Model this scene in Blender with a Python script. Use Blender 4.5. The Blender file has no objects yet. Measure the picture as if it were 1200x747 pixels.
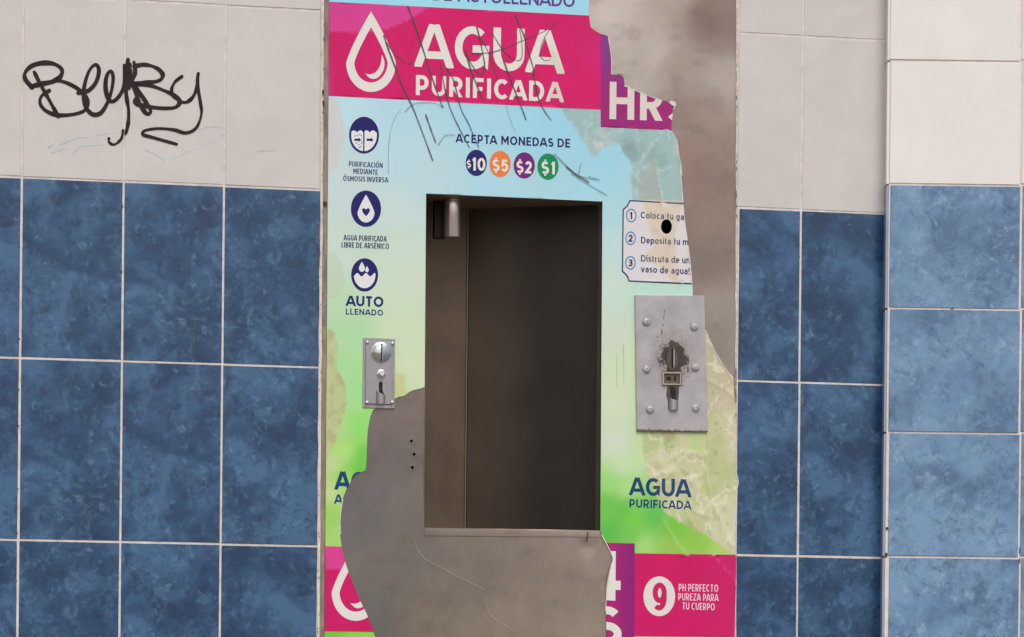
import bpy, math, random
import numpy as np
from mathutils import Vector, Matrix
from mathutils.geometry import delaunay_2d_cdt

random.seed(7)
scene = bpy.context.scene
COL = scene.collection

# ------------------------------------------------------------------ camera
YAW, FOC, ROLL, HOR = math.radians(11.0), 3738.0, 0.010, 852.0
DIST = FOC / 620.0
CAMPOS = np.array([-DIST * math.sin(YAW), -DIST * math.cos(YAW), 0.75])
DV = np.array([math.sin(YAW), math.cos(YAW), 0.0])
RV0 = np.array([math.cos(YAW), -math.sin(YAW), 0.0]); UV0 = np.array([0.0, 0.0, 1.0])
RV = RV0 * math.cos(ROLL) + UV0 * math.sin(ROLL)
UV = UV0 * math.cos(ROLL) - RV0 * math.sin(ROLL)
cam_data = bpy.data.cameras.new('camera')
cam = bpy.data.objects.new('camera', cam_data)
COL.objects.link(cam)
cam_data.sensor_width = 36.0
cam_data.lens = FOC / 1200 * 36.0
cam_data.shift_y = (HOR - 373.5) / 1200.0
cam_data.clip_start = 0.1
cam_data.clip_end = 500
M = Matrix(((RV[0], UV[0], -DV[0], CAMPOS[0]), (RV[1], UV[1], -DV[1], CAMPOS[1]),
            (RV[2], UV[2], -DV[2], CAMPOS[2]), (0, 0, 0, 1)))
cam.matrix_world = M
scene.camera = cam

# ------------------------------------------------------------------ world, sun, exposure
SUN_EL, SUN_AZ = math.radians(50), math.radians(176)   # azimuth clockwise from +Y (north)
world = bpy.data.worlds.new('World'); scene.world = world; world.use_nodes = True
nt = world.node_tree; bg = nt.nodes['Background']
sky = nt.nodes.new('ShaderNodeTexSky'); sky.sky_type = 'NISHITA'; sky.sun_disc = False
sky.sun_elevation = SUN_EL; sky.sun_rotation = SUN_AZ
sky.air_density = 1.0; sky.dust_density = 4.0; sky.ozone_density = 1.0
hsv = nt.nodes.new('ShaderNodeHueSaturation'); hsv.inputs['Saturation'].default_value = 0.22
nt.links.new(sky.outputs[0], hsv.inputs['Color']); nt.links.new(hsv.outputs[0], bg.inputs['Color'])
bg.inputs['Strength'].default_value = 0.12
sd_ = bpy.data.lights.new('sun', 'SUN'); sd_.energy = 0.9; sd_.angle = math.radians(36); sd_.color = (1.0, 0.95, 0.9)
sun = bpy.data.objects.new('sun', sd_); COL.objects.link(sun)
sdir = Vector((math.sin(SUN_AZ) * math.cos(SUN_EL), math.cos(SUN_AZ) * math.cos(SUN_EL), math.sin(SUN_EL)))
sun.rotation_euler = sdir.to_track_quat('Z', 'Y').to_euler()
vs = scene.view_settings
vs.view_transform = 'Standard'; vs.look = 'None'; vs.gamma = 1; vs.use_curve_mapping = False
vs.exposure = 0.0
scene.cycles.max_bounces = 6

# ------------------------------------------------------------------ projection of measured points onto planes of the place
def at(px, py, y=0.0):
    """point of the plane Y=y that the measured picture position falls on (vectorised)"""
    px = np.asarray(px, float); py = np.asarray(py, float)
    X = px - 600.0; Y = HOR - py
    v = DV[:, None] * FOC + RV[:, None] * X.ravel()[None] + UV[:, None] * Y.ravel()[None]
    yy = np.broadcast_to(np.asarray(y, float), px.shape).ravel()
    t = (yy - CAMPOS[1]) / v[1]
    return (CAMPOS[:, None] + v * t).T
def at1(px, py, y=0.0):
    return Vector(at([px], [py], [y])[0])
def at_plane(px, py, P, N):
    v = DV * FOC + RV * (px - 600.0) + UV * (HOR - py)
    P = np.array(P); N = np.array(N)
    t = np.dot(P - CAMPOS, N) / np.dot(v, N)
    return Vector(CAMPOS + v * t)
PX = 1 / 620.0          # one picture pixel on the wall, in metres

# ------------------------------------------------------------------ colours
KL = 1.22
def lin(rgb, k=None):
    a = np.asarray(rgb, float) / 255.0
    l = np.where(a <= 0.04045, a / 12.92, ((a + 0.055) / 1.055) ** 2.4)
    return np.clip(l * (KL if k is None else k), 0, 0.92)
def lin4(rgb, k=None):
    l = lin(rgb, k); return (float(l[0]), float(l[1]), float(l[2]), 1.0)

# ------------------------------------------------------------------ numpy noise
_r = np.random.RandomState(11)
_lat = _r.rand(64, 256, 256)[:12]
def vnoise(x, y, seed=0):
    g = _lat[seed % 12]
    xi = np.floor(x).astype(int); yi = np.floor(y).astype(int)
    fx = x - xi; fy = y - yi
    fx = fx * fx * (3 - 2 * fx); fy = fy * fy * (3 - 2 * fy)
    a = g[xi % 256, yi % 256]; b = g[(xi + 1) % 256, yi % 256]
    c = g[xi % 256, (yi + 1) % 256]; d = g[(xi + 1) % 256, (yi + 1) % 256]
    return (a * (1 - fx) + b * fx) * (1 - fy) + (c * (1 - fx) + d * fx) * fy
def fbm(x, y, s, seed=0, o=4):
    v = 0; amp = 0.5; t = 0
    for i in range(o):
        v = v + amp * vnoise(x / s, y / s, seed + i); t += amp; amp *= 0.5; s = s / 2.03
    return v / t
def seg_dist(x, y, a, b):
    ax, ay = a; bx, by = b
    dx, dy = bx - ax, by - ay
    t = np.clip(((x - ax) * dx + (y - ay) * dy) / (dx * dx + dy * dy + 1e-9), 0, 1)
    return np.hypot(x - ax - t * dx, y - ay - t * dy)
def line_dist(x, y, pts):
    d = np.full(x.shape, 1e9)
    for a, b in zip(pts[:-1], pts[1:]):
        d = np.minimum(d, seg_dist(x, y, a, b))
    return d
def poly_sd(x, y, poly):
    """signed distance, positive inside"""
    n = len(poly); d = np.full(x.shape, 1e9); inside = np.zeros(x.shape, bool)
    for i in range(n):
        a = poly[i]; b = poly[(i + 1) % n]
        d = np.minimum(d, seg_dist(x, y, a, b))
        if a[1] != b[1]:
            c = ((a[1] > y) != (b[1] > y)) & (x < (b[0] - a[0]) * (y - a[1]) / (b[1] - a[1]) + a[0])
            inside ^= c
    return np.where(inside, d, -d)
def sstep(v, a, b):
    t = np.clip((v - a) / (b - a), 0, 1); return t * t * (3 - 2 * t)

# ------------------------------------------------------------------ materials
def new_mat(name):
    m = bpy.data.materials.new(name); m.use_nodes = True
    b = m.node_tree.nodes['Principled BSDF']
    return m, m.node_tree, b
def mat(name, rgb, rough=0.5, metal=0.0, var=0.0, scale=30, bump=0.0, k=None, spec=None, alpha=None):
    m, t, b = new_mat(name)
    c = lin4(rgb, k)
    b.inputs['Base Color'].default_value = c
    b.inputs['Roughness'].default_value = rough; b.inputs['Metallic'].default_value = metal
    if spec is not None: b.inputs['Specular IOR Level'].default_value = spec
    if alpha is not None: b.inputs['Alpha'].default_value = alpha
    if var or bump:
        tc = t.nodes.new('ShaderNodeTexCoord'); n = t.nodes.new('ShaderNodeTexNoise')
        n.inputs['Scale'].default_value = scale; n.inputs['Detail'].default_value = 6; n.inputs['Roughness'].default_value = 0.6
        t.links.new(tc.outputs['Object'], n.inputs['Vector'])
    if var:
        r = t.nodes.new('ShaderNodeValToRGB')
        r.color_ramp.elements[0].position = 0.3; r.color_ramp.elements[1].position = 0.7
        r.color_ramp.elements[0].color = tuple(max(0, v * (1 - var)) for v in c[:3]) + (1,)
        r.color_ramp.elements[1].color = tuple(min(1, v * (1 + var)) for v in c[:3]) + (1,)
        t.links.new(n.outputs['Fac'], r.inputs[0]); t.links.new(r.outputs[0], b.inputs['Base Color'])
        mr = t.nodes.new('ShaderNodeMapRange'); mr.inputs['To Min'].default_value = max(.03, rough - .1); mr.inputs['To Max'].default_value = min(1, rough + .1)
        t.links.new(n.outputs['Fac'], mr.inputs['Value']); t.links.new(mr.outputs[0], b.inputs['Roughness'])
    if bump:
        bp = t.nodes.new('ShaderNodeBump'); bp.inputs['Strength'].default_value = bump; bp.inputs['Distance'].default_value = 0.002
        t.links.new(n.outputs['Fac'], bp.inputs['Height']); t.links.new(bp.outputs[0], b.inputs['Normal'])
    return m
def math_n(t, op, a, b=None, clamp=False):
    n = t.nodes.new('ShaderNodeMath'); n.operation = op; n.use_clamp = clamp
    for i, v in enumerate((a, b)):
        if v is None: continue
        if isinstance(v, (int, float)): n.inputs[i].default_value = v
        else: t.links.new(v, n.inputs[i])
    return n.outputs[0]
def mix_n(t, fac, a, b):
    n = t.nodes.new('ShaderNodeMix'); n.data_type = 'RGBA'
    for i, v in ((0, fac), (6, a), (7, b)):
        if isinstance(v, (int, float)): n.inputs[i].default_value = v
        elif isinstance(v, tuple): n.inputs[i].default_value = v
        else: t.links.new(v, n.inputs[i])
    return n.outputs[2]
def noise_n(t, vec, scale, detail=5, rough=0.6, dist=0.0):
    n = t.nodes.new('ShaderNodeTexNoise'); n.inputs['Scale'].default_value = scale
    n.inputs['Detail'].default_value = detail; n.inputs['Roughness'].default_value = rough; n.inputs['Distortion'].default_value = dist
    t.links.new(vec, n.inputs['Vector']); return n.outputs['Fac']
def range_n(t, v, a, b, c=0.0, d=1.0):
    n = t.nodes.new('ShaderNodeMapRange'); n.inputs['From Min'].default_value = a; n.inputs['From Max'].default_value = b
    n.inputs['To Min'].default_value = c; n.inputs['To Max'].default_value = d
    t.links.new(v, n.inputs['Value']); return n.outputs[0]

def design_vec(t):
    tc = t.nodes.new('ShaderNodeTexCoord')
    at_ = t.nodes.new('ShaderNodeAttribute'); at_.attribute_type = 'OBJECT'; at_.attribute_name = 'design'
    s = t.nodes.new('ShaderNodeVectorMath'); s.operation = 'SCALE'; s.inputs[0].default_value = (3.7, 1.3, 2.1)
    t.links.new(at_.outputs['Fac'], s.inputs['Scale'])
    a = t.nodes.new('ShaderNodeVectorMath'); a.operation = 'ADD'
    t.links.new(tc.outputs['Object'], a.inputs[0]); t.links.new(s.outputs[0], a.inputs[1])
    return a.outputs[0]
def blue_tile_mat(name, dark, mid, light, hi, rough=0.22):
    m, t, b = new_mat(name)
    v = design_vec(t)
    big = noise_n(t, v, 10, 3, 0.5, 0.35)
    med = noise_n(t, v, 30, 5, 0.6, 0.9)
    f = math_n(t, 'ADD', math_n(t, 'MULTIPLY', big, 0.66), math_n(t, 'MULTIPLY', med, 0.34))
    r = t.nodes.new('ShaderNodeValToRGB')
    e = r.color_ramp.elements; e[0].position = 0.38; e[0].color = lin4(dark); e[1].position = 0.60; e[1].color = lin4(light)
    q = e.new(0.48); q.color = lin4(mid)
    t.links.new(f, r.inputs[0])
    # crackled flecks of the glaze print, gathered in clusters along the cloud edges
    edge = math_n(t, 'ABSOLUTE', math_n(t, 'SUBTRACT', noise_n(t, v, 11, 4, 0.6, 0.8), 0.52))
    clus = range_n(t, edge, 0.015, 0.075, 1.0, 0.0)
    fl = noise_n(t, v, 58, 6, 0.72, 0.7)
    pale = math_n(t, 'MULTIPLY', range_n(t, fl, 0.53, 0.66), clus)
    c1 = mix_n(t, math_n(t, 'MULTIPLY', pale, 0.6), r.outputs[0], lin4(hi))
    dk = math_n(t, 'MULTIPLY', range_n(t, fl, 0.465, 0.36), range_n(t, edge, 0.02, 0.11, 1.0, 0.0))
    c1 = mix_n(t, math_n(t, 'MULTIPLY', dk, 0.5), c1, lin4(tuple(x * 0.66 for x in dark)))
    cn = noise_n(t, v, 17, 8, 0.68, 0.5)
    crk = range_n(t, math_n(t, 'ABSOLUTE', math_n(t, 'SUBTRACT', cn, 0.5)), 0.0, 0.010, 1.0, 0.0)
    cg = range_n(t, noise_n(t, v, 13, 2, 0.5, 0.3), 0.50, 0.58)
    c1 = mix_n(t, math_n(t, 'MULTIPLY', math_n(t, 'MULTIPLY', crk, cg), 0.85), c1, lin4(tuple(x * 0.75 for x in dark)))
    vn = noise_n(t, v, 12, 9, 0.75, 0.8)
    ridge = math_n(t, 'ABSOLUTE', math_n(t, 'SUBTRACT', vn, 0.5))
    vein = range_n(t, ridge, 0.0, 0.007, 1.0, 0.0)
    gate = range_n(t, noise_n(t, v, 16, 3), 0.52, 0.60)
    c2 = mix_n(t, math_n(t, 'MULTIPLY', math_n(t, 'MULTIPLY', vein, gate), 0.75), c1, lin4(hi))
    t.links.new(c2, b.inputs['Base Color'])
    b.inputs['Roughness'].default_value = rough
    rn = range_n(t, med, 0.3, 0.7, rough - 0.06, rough + 0.1); t.links.new(rn, b.inputs['Roughness'])
    bp = t.nodes.new('ShaderNodeBump'); bp.inputs['Strength'].default_value = 0.10; bp.inputs['Distance'].default_value = 0.002
    t.links.new(med, bp.inputs['Height']); t.links.new(bp.outputs[0], b.inputs['Normal'])
    return m
def white_tile_mat(name, c0, c1, spot):
    m, t, b = new_mat(name)
    v = design_vec(t)
    f = noise_n(t, v, 9, 5, 0.6, 0.6)
    c = mix_n(t, range_n(t, f, 0.35, 0.65), lin4(c0), lin4(c1))
    s = noise_n(t, v, 17, 6, 0.7, 1.0)
    c = mix_n(t, range_n(t, s, 0.645, 0.74, 0.0, 0.5), c, lin4(spot))
    fine = noise_n(t, v, 120, 3, 0.6)
    c = mix_n(t, range_n(t, fine, 0.66, 0.75, 0.0, 0.35), c, lin4(spot))
    t.links.new(c, b.inputs['Base Color']); b.inputs['Roughness'].default_value = 0.3
    bp = t.nodes.new('ShaderNodeBump'); bp.inputs['Strength'].default_value = 0.12; bp.inputs['Distance'].default_value = 0.002
    t.links.new(noise_n(t, v, 26, 3), bp.inputs['Height']); t.links.new(bp.outputs[0], b.inputs['Normal'])
    return m
def vcol_mat(name, rough=0.4, metal=0.0, spec=None, bump=0.0, bscale=200, brushed=False):
    m, t, b = new_mat(name)
    a = t.nodes.new('ShaderNodeAttribute'); a.attribute_name = 'print'
    t.links.new(a.outputs['Color'], b.inputs['Base Color'])
    b.inputs['Roughness'].default_value = rough; b.inputs['Metallic'].default_value = metal
    if spec is not None: b.inputs['Specular IOR Level'].default_value = spec
    if bump:
        tc = t.nodes.new('ShaderNodeTexCoord'); vec = tc.outputs['Object']
        if brushed:
            mp = t.nodes.new('ShaderNodeMapping'); mp.inputs['Scale'].default_value = (1, 1, 0.12)
            t.links.new(vec, mp.inputs['Vector']); vec = mp.outputs[0]
        n = noise_n(t, vec, bscale, 5, 0.65)
        bp = t.nodes.new('ShaderNodeBump'); bp.inputs['Strength'].default_value = bump; bp.inputs['Distance'].default_value = 0.001
        t.links.new(n, bp.inputs['Height']); t.links.new(bp.outputs[0], b.inputs['Normal'])
        rn = range_n(t, noise_n(t, tc.outputs['Object'], 14, 6, 0.65), 0.3, 0.7, rough - .08, rough + .1); t.links.new(rn, b.inputs['Roughness'])
        if brushed:
            fine = noise_n(t, tc.outputs['Object'], 420, 4, 0.7)
            mul = t.nodes.new('ShaderNodeMix'); mul.data_type = 'RGBA'; mul.blend_type = 'MULTIPLY'; mul.inputs[0].default_value = 1
            g = range_n(t, fine, 0.3, 0.7, 0.90, 1.08)
            cmb = t.nodes.new('ShaderNodeCombineColor')
            for i in range(3): t.links.new(g, cmb.inputs[i])
            t.links.new(a.outputs['Color'], mul.inputs[6]); t.links.new(cmb.outputs[0], mul.inputs[7])
            t.links.new(mul.outputs[2], b.inputs['Base Color'])
    return m

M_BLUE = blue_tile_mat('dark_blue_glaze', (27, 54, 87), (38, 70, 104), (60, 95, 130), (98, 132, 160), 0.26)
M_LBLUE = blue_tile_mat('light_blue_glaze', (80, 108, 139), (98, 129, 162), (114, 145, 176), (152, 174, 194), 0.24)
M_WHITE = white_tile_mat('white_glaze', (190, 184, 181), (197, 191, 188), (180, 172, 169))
M_WHITE2 = white_tile_mat('lit_white_glaze', (217, 212, 209), (223, 218, 215), (210, 202, 198))  # pillar white raised: its brighter light is put into the glaze
M_GROUT = mat('grout', (204, 194, 189), 0.9, var=0.2, scale=38, bump=0.5)
M_GROUTP = mat('pillar_grout', (214, 203, 196), 0.9, var=0.10, scale=60, bump=0.5)
M_PRINT = vcol_mat('printed_vinyl', 0.42, spec=0.2, bump=0.10, bscale=90)
M_METAL = vcol_mat('bare_sheet_metal', 0.42, metal=0.55, bump=0.10, bscale=120, brushed=True)
M_MARK = mat('marker_ink', (38, 27, 25), 0.42, var=0.6, scale=40, spec=.2)
M_SCRIB = mat('marker_scribble', (66, 60, 58), 0.5, alpha=0.72)
M_SCRIBF = mat('marker_scribble_faint', (92, 98, 100), 0.5, alpha=0.42)
M_CRAYON = mat('blue_crayon', (140, 196, 214), 0.7, alpha=0.3)
M_PAPER = mat('torn_paper_core', (206, 204, 196), .8, var=.15, scale=150)
M_CHIP = mat('dark_grime', (58, 50, 46), 0.9)

# ------------------------------------------------------------------ objects
def empty(name, loc=(0, 0, 0), **props):
    o = bpy.data.objects.new(name, None); COL.objects.link(o); o.location = loc
    o.empty_display_size = 0.1
    for k, v in props.items(): o[k] = v
    return o
def mesh_obj(name, verts, faces, m, parent=None, cols=None, smooth=False):
    me = bpy.data.meshes.new(name)
    me.from_pydata([tuple(map(float, v)) for v in verts], [], [list(map(int, f)) for f in faces])
    if cols is not None:
        ca = me.color_attributes.new('print', 'FLOAT_COLOR', 'POINT')
        arr = np.ones((len(verts), 4), np.float32); arr[:, :3] = cols
        ca.data.foreach_set('color', arr.ravel())
    if smooth: me.polygons.foreach_set('use_smooth', [True] * len(me.polygons))
    me.materials.append(m); me.update()
    o = bpy.data.objects.new(name, me); COL.objects.link(o)
    if parent is not None: o.parent = parent
    return o
class MB:
    def __init__(self): self.v = []; self.f = []
    def add(self, vs, fs):
        n = len(self.v); self.v += [tuple(x) for x in vs]; self.f += [tuple(i + n for i in q) for q in fs]
    def box(self, x0, x1, y0, y1, z0, z1, bev=0.0):
        """box whose front (towards -Y, y0) has a bevelled edge"""
        if bev <= 0:
            vs = [(x0, y0, z0), (x1, y0, z0), (x1, y0, z1), (x0, y0, z1), (x0, y1, z0), (x1, y1, z0), (x1, y1, z1), (x0, y1, z1)]
            self.add(vs, [(0, 1, 2, 3), (5, 4, 7, 6), (4, 0, 3, 7), (1, 5, 6, 2), (3, 2, 6, 7), (4, 5, 1, 0)])
        else:
            b = bev; ym = y0 + bev
            vs = [(x0 + b, y0, z0 + b), (x1 - b, y0, z0 + b), (x1 - b, y0, z1 - b), (x0 + b, y0, z1 - b),
                  (x0, ym, z0), (x1, ym, z0), (x1, ym, z1), (x0, ym, z1),
                  (x0, y1, z0), (x1, y1, z0), (x1, y1, z1), (x0, y1, z1)]
            self.add(vs, [(0, 1, 2, 3), (4, 5, 1, 0), (5, 6, 2, 1), (6, 7, 3, 2), (7, 4, 0, 3),
                          (8, 9, 5, 4), (9, 10, 6, 5), (10, 11, 7, 6), (11, 8, 4, 7), (9, 8, 11, 10)])
    def lathe(self, c, axis, prof, n=28, sx=1.0):
        """profile [(radius, distance along axis)], axis 'y' (towards -Y) or 'z' """
        base = len(self.v)
        for r, d in prof:
            for i in range(n):
                a = 2 * math.pi * i / n; p, q = r * math.cos(a) * sx, r * math.sin(a)
                if axis == 'y': self.v.append((c[0] + p, c[1] - d, c[2] + q))
                else: self.v.append((c[0] + p, c[1] + q, c[2] + d))
        for k in range(len(prof) - 1):
            for i in range(n):
                j = (i + 1) % n
                self.f.append((base + k * n + i, base + k * n + j, base + (k + 1) * n + j, base + (k + 1) * n + i))
        self.f.append(tuple(base + i for i in range(n))[::-1])
        self.f.append(tuple(base + (len(prof) - 1) * n + i for i in range(n)))
    def build(self, name, m, parent=None, smooth=False):
        o = mesh_obj(name, self.v, self.f, m, parent, smooth=smooth)
        if smooth: smooth_by_angle(o.data)
        return o
def smooth_by_angle(me, ang=35):
    import bmesh
    bm = bmesh.new(); bm.from_mesh(me); bmesh.ops.recalc_face_normals(bm, faces=bm.faces)
    for f in bm.faces: f.smooth = True
    for e in bm.edges:
        if len(e.link_faces) == 2 and e.calc_face_angle(0) > math.radians(ang): e.smooth = False
    bm.to_mesh(me); bm.free()

# ------------------------------------------------------------------ the 2-D shape engine (measured positions, cut and united exactly)
def ccw(p):
    a = 0
    for i in range(len(p)):
        x0, y0 = p[i]; x1, y1 = p[(i + 1) % len(p)]; a += x0 * y1 - x1 * y0
    if abs(a) < 1e-7: return None
    return list(p) if a > 0 else list(p)[::-1]
def shape2d(shapes, clips=(), holes=(), step=0, pts=None):
    """triangles of union(shapes) cut to every clip and without the holes"""
    V = []; F = []; G = []
    def put(poly, g):
        q = ccw(poly)
        if q is None: return
        n = len(V)
        V.extend(Vector((float(a), float(b))) for a, b in q); F.append(list(range(n, n + len(q)))); G.append(g)
    for s in shapes: put(s, 0)
    for i, c in enumerate(clips): put(c, 1 + i)
    for h in holes: put(h, -1)
    if step:
        xs = [p[0] for s in shapes for p in s]; ys = [p[1] for s in shapes for p in s]
        x0, x1, y0, y1 = min(xs), max(xs), min(ys), max(ys)
        j = 0
        yv = math.floor(y0 / step) * step
        while yv < y1:
            xv = math.floor(x0 / step) * step + (step / 2 if round(yv / step) % 2 else 0)
            while xv < x1:
                if xv > x0 and yv > y0: V.append(Vector((xv, yv)))
                xv += step
            yv += step
    res = delaunay_2d_cdt(V, [], F, 0, 1e-5, True)
    rv, rf, of = res[0], res[2], res[5]
    need = set(range(0, len(clips) + 1)); out = []
    for f, o in zip(rf, of):
        gs = {G[i] for i in o}
        if need <= gs and -1 not in gs: out.append(f)
    used = sorted({i for f in out for i in f}); mp = {u: k for k, u in enumerate(used)}
    P = np.array([tuple(rv[u]) for u in used]) if used else np.zeros((0, 2))
    return P, [[mp[i] for i in f] for f in out]

# wrinkles of the loosened vinyl (metres)
FOLDS = [([(829, 445), (845, 452), (861, 465)], 1.6, 1.0), ([(842, 480), (852, 490), (861, 500)], 1.4, 0.6),
         ([(745, 210), (752, 190), (768, 165)], 1.6, 0.7), ([(768, 190), (776, 232)], 1.2, 0.9), ([(740, 200), (752, 216)], 2.2, 0.8),
         ([(777, 238), (790, 262), (797, 300), (800, 330)], 1.8, 0.7), ([(808, 244), (803, 300)], 1.5, 0.4),
         ([(780, 560), (805, 530), (828, 532)], 1.8, 0.8), ([(775, 545), (800, 528)], 1.5, 0.6),
         ([(828, 532), (830, 560), (836, 588), (850, 620), (858, 640)], 1.8, 0.9),
         ([(805, 590), (820, 602), (836, 606), (850, 590)], 2.0, 0.8), ([(800, 590), (813, 615), (820, 622)], 1.6, 0.7),
         ([(836, 590), (820, 575), (812, 560)], 1.8, 0.5), ([(845, 605), (848, 630), (862, 640)], 2.0, 0.8),
         ([(754, 512), (760, 550), (772, 590)], 1.4, 0.5), ([(778, 610), (795, 640), (805, 648)], 2.2, 0.6),
         ([(836, 650), (850, 668), (861, 678)], 1.4, 0.5), ([(862, 600), (845, 590), (838, 575)], 1.6, 0.6)]
ST_TR = [(655, 120), (704, 124), (790, 148), (802, 165), (804, 240), (742, 236), (740, 207), (739, 190), (729, 179), (726, 169), (706, 173), (696, 184), (688, 171), (673, 151), (660, 134)]
ST_CARD = [(753, 234), (799, 236), (792, 276), (792, 295), (797, 340), (790, 333), (775, 314), (754, 301), (767, 289), (762, 271), (756, 254)]
ST_BR = [(826, 380), (870, 400), (870, 652), (858, 648), (838, 634), (815, 622), (792, 610), (779, 602), (771, 585), (765, 572), (758, 555), (752, 512), (752, 500), (828, 500)]
def hgt(x, y):
    h = np.zeros(x.shape)
    for pts, w, a in FOLDS:
        d = line_dist(x, y, pts); h = h + 0.0011 * a * np.exp(-(d / (w * 1.6)) ** 2)
    m = np.maximum(sstep(poly_sd(x, y, ST_TR), -2, 6), sstep(poly_sd(x, y, ST_BR), -2, 6))
    h = h + m * 0.0016 * (np.abs(fbm(x + y * .4, y * .6, 22, 3, 3) - .5))
    h = h + 0.0004 * fbm(x, y, 60, 5, 2)
    return h
Y_PANEL = -0.001
def build2d(name, shapes, color, layer, clips=(), holes=(), step=0, m=None, parent=None, flat=False, stain_amt=1.0, base_y=None):
    """layer: how far in front of the metal panel, in 0.25 mm sheets"""
    P, F = shape2d(shapes, clips, holes, step)
    if not len(F): return None
    x, y = P[:, 0], P[:, 1]
    h = 0 if flat else hgt(x, y)
    yw = (Y_PANEL if base_y is None else base_y) - layer * 0.00028 - h
    W = at(x, y, yw)
    FF = [f if _front(W, f) else f[::-1] for f in F]
    cols = None
    if color is not None:
        c = color(x, y) if callable(color) else np.tile(np.array(color, float), (len(x), 1))
        c = stain(x, y, c, stain_amt) if stain_amt > 0 else c
        cols = lin(c)
    return mesh_obj(name, W, FF, m or M_PRINT, parent, cols, smooth=not flat)
def _front(W, f):
    a, b, c = W[f[0]], W[f[1]], W[f[2]]
    return np.cross(b - a, c - a)[1] < 0

def lerp_cols(pts, soft=45.0):
    P = np.array([p[:2] for p in pts], float); C = np.array([p[2:] for p in pts], float)
    def fn(x, y):
        d2 = (x[:, None] - P[:, 0]) ** 2 + (y[:, None] - P[:, 1]) ** 2
        w = 1.0 / (d2 + 60) ** 1.6
        return (w[:, :, None] * C[None]).sum(1) / w.sum(1)[:, None]
    return fn
def stain(x, y, c, amt=1.0):
    c = c.copy()
    def ap(m, col, a):
        a = np.clip(m * a * amt, 0, 1)[:, None]; c[:] = c * (1 - a) + np.array(col, float) * a
    nz = (fbm(x, y, 14, 1) - .5); n2 = fbm(x, y, 9, 4); n3 = fbm(x, y, 30, 7)
    m = sstep(poly_sd(x, y, ST_TR) + nz * 5, -0.8, 1.2)
    ap(m, (150, 176, 174), 0.85); ap(m * sstep(n2, .55, .75), (176, 196, 194), 0.6); ap(m * sstep(n3, .55, .7), (128, 152, 150), 0.45)
    ap(m * np.exp(-((x - 703) ** 2 + (y - 166) ** 2 * 1.6) / 150) * sstep(n2, .25, .5), (206, 200, 194), 1.0)
    rg = 1 - np.abs(2 * fbm(x + .5 * y, y, 26, 2, 3) - 1)
    ap(m * sstep(rg, .96, .995), (186, 204, 202), 0.7)
    ap(m * np.exp(-((x - 738) ** 2 + (y - 172) ** 2) / 90), (118, 140, 140), 0.6)
    ap(m * sstep(poly_sd(x, y, [(750, 205), (768, 188), (776, 235), (748, 235)]), -1, 1), (160, 165, 156), 0.6)
    m = sstep(poly_sd(x, y, ST_CARD) + nz * 3, -0.6, 0.8)
    ap(m, (205, 191, 172), 0.85); ap(m * sstep(n2, .5, .75), (190, 172, 150), 0.4)
    m = sstep(poly_sd(x, y, ST_BR) + nz * 4, -1, 1.5)
    keep = sstep(poly_sd(x, y, [(808, 500), (827, 500), (828, 533), (808, 527)]), -0.5, 0.5)
    m = m * (1 - keep)
    ap(m, (196, 190, 158), 0.80)
    ap(m * sstep(n2, .5, .72), (214, 206, 182), 0.55); ap(m * sstep(n3, .52, .66), (172, 172, 122), 0.5)
    ap(m * sstep(fbm(x, y, 40, 2), .5, .62), (150, 178, 100), 0.45)
    ap(m * sstep(y, 640, 470) * sstep(x, 825, 832), (178, 182, 136), 0.5)
    ap(m * sstep(y, 487, 476), (184, 174, 150), 0.85); ap(m * sstep(x, 826, 834) * sstep(fbm(x, y, 30, 5), .35, .6), (202, 196, 170), 0.6)
    rg = 1 - np.abs(2 * fbm(x + .5 * y, y - .3 * x, 34, 3, 3) - 1); rg2 = 1 - np.abs(2 * fbm(x - .7 * y, y * .8, 22, 8, 3) - 1)
    ap(m * sstep(rg, .955, .995), (228, 224, 206), 0.6); ap(m * sstep(rg2, .965, .998), (148, 146, 110), 0.5)
    for pts, w, a in FOLDS:
        ap(np.exp(-(line_dist(x, y, pts) / (w * .55)) ** 2), (226, 222, 202), 0.38 * a)
    m = sstep(poly_sd(x, y, [(380, 112), (396, 118), (402, 138), (405, 158), (400, 182), (392, 196), (380, 208)]) + nz * 2, -0.6, 0.6)
    ap(m, (196, 196, 195), 0.85)
    m = sstep(poly_sd(x, y, [(380, 385), (391, 388), (396, 402), (394, 428), (404, 452), (407, 470), (401, 492), (393, 515), (384, 535), (378, 545)]) + nz * 2, -0.6, 0.6)
    ap(m, (184, 186, 140), 0.8); ap(m * sstep(n2, .5, .7), (166, 156, 118), 0.55)
    m = sstep(poly_sd(x, y, [(380, 292), (394, 296), (402, 312), (404, 330), (396, 350), (380, 352)]) + nz * 3, -2, 2)
    ap(m, (186, 196, 178), 0.6)
    m = sstep(poly_sd(x, y, [(463, 438), (474, 440), (475, 463), (464, 468)]) + nz * 4, -2, 2); ap(m, (196, 184, 122), 0.6)
    m = sstep(poly_sd(x, y, [(776, 504), (792, 504), (790, 516), (779, 517)]) + nz * 6, -2, 2); ap(m, (170, 150, 120), 0.6)
    # worn letter ends
    m = sstep(poly_sd(x, y, [(643, 60), (660, 55), (668, 125), (640, 128)]) + nz * 6, -2, 2); ap(m, (176, 160, 140), 0.28)
    # scattered grime specks
    return c

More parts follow.
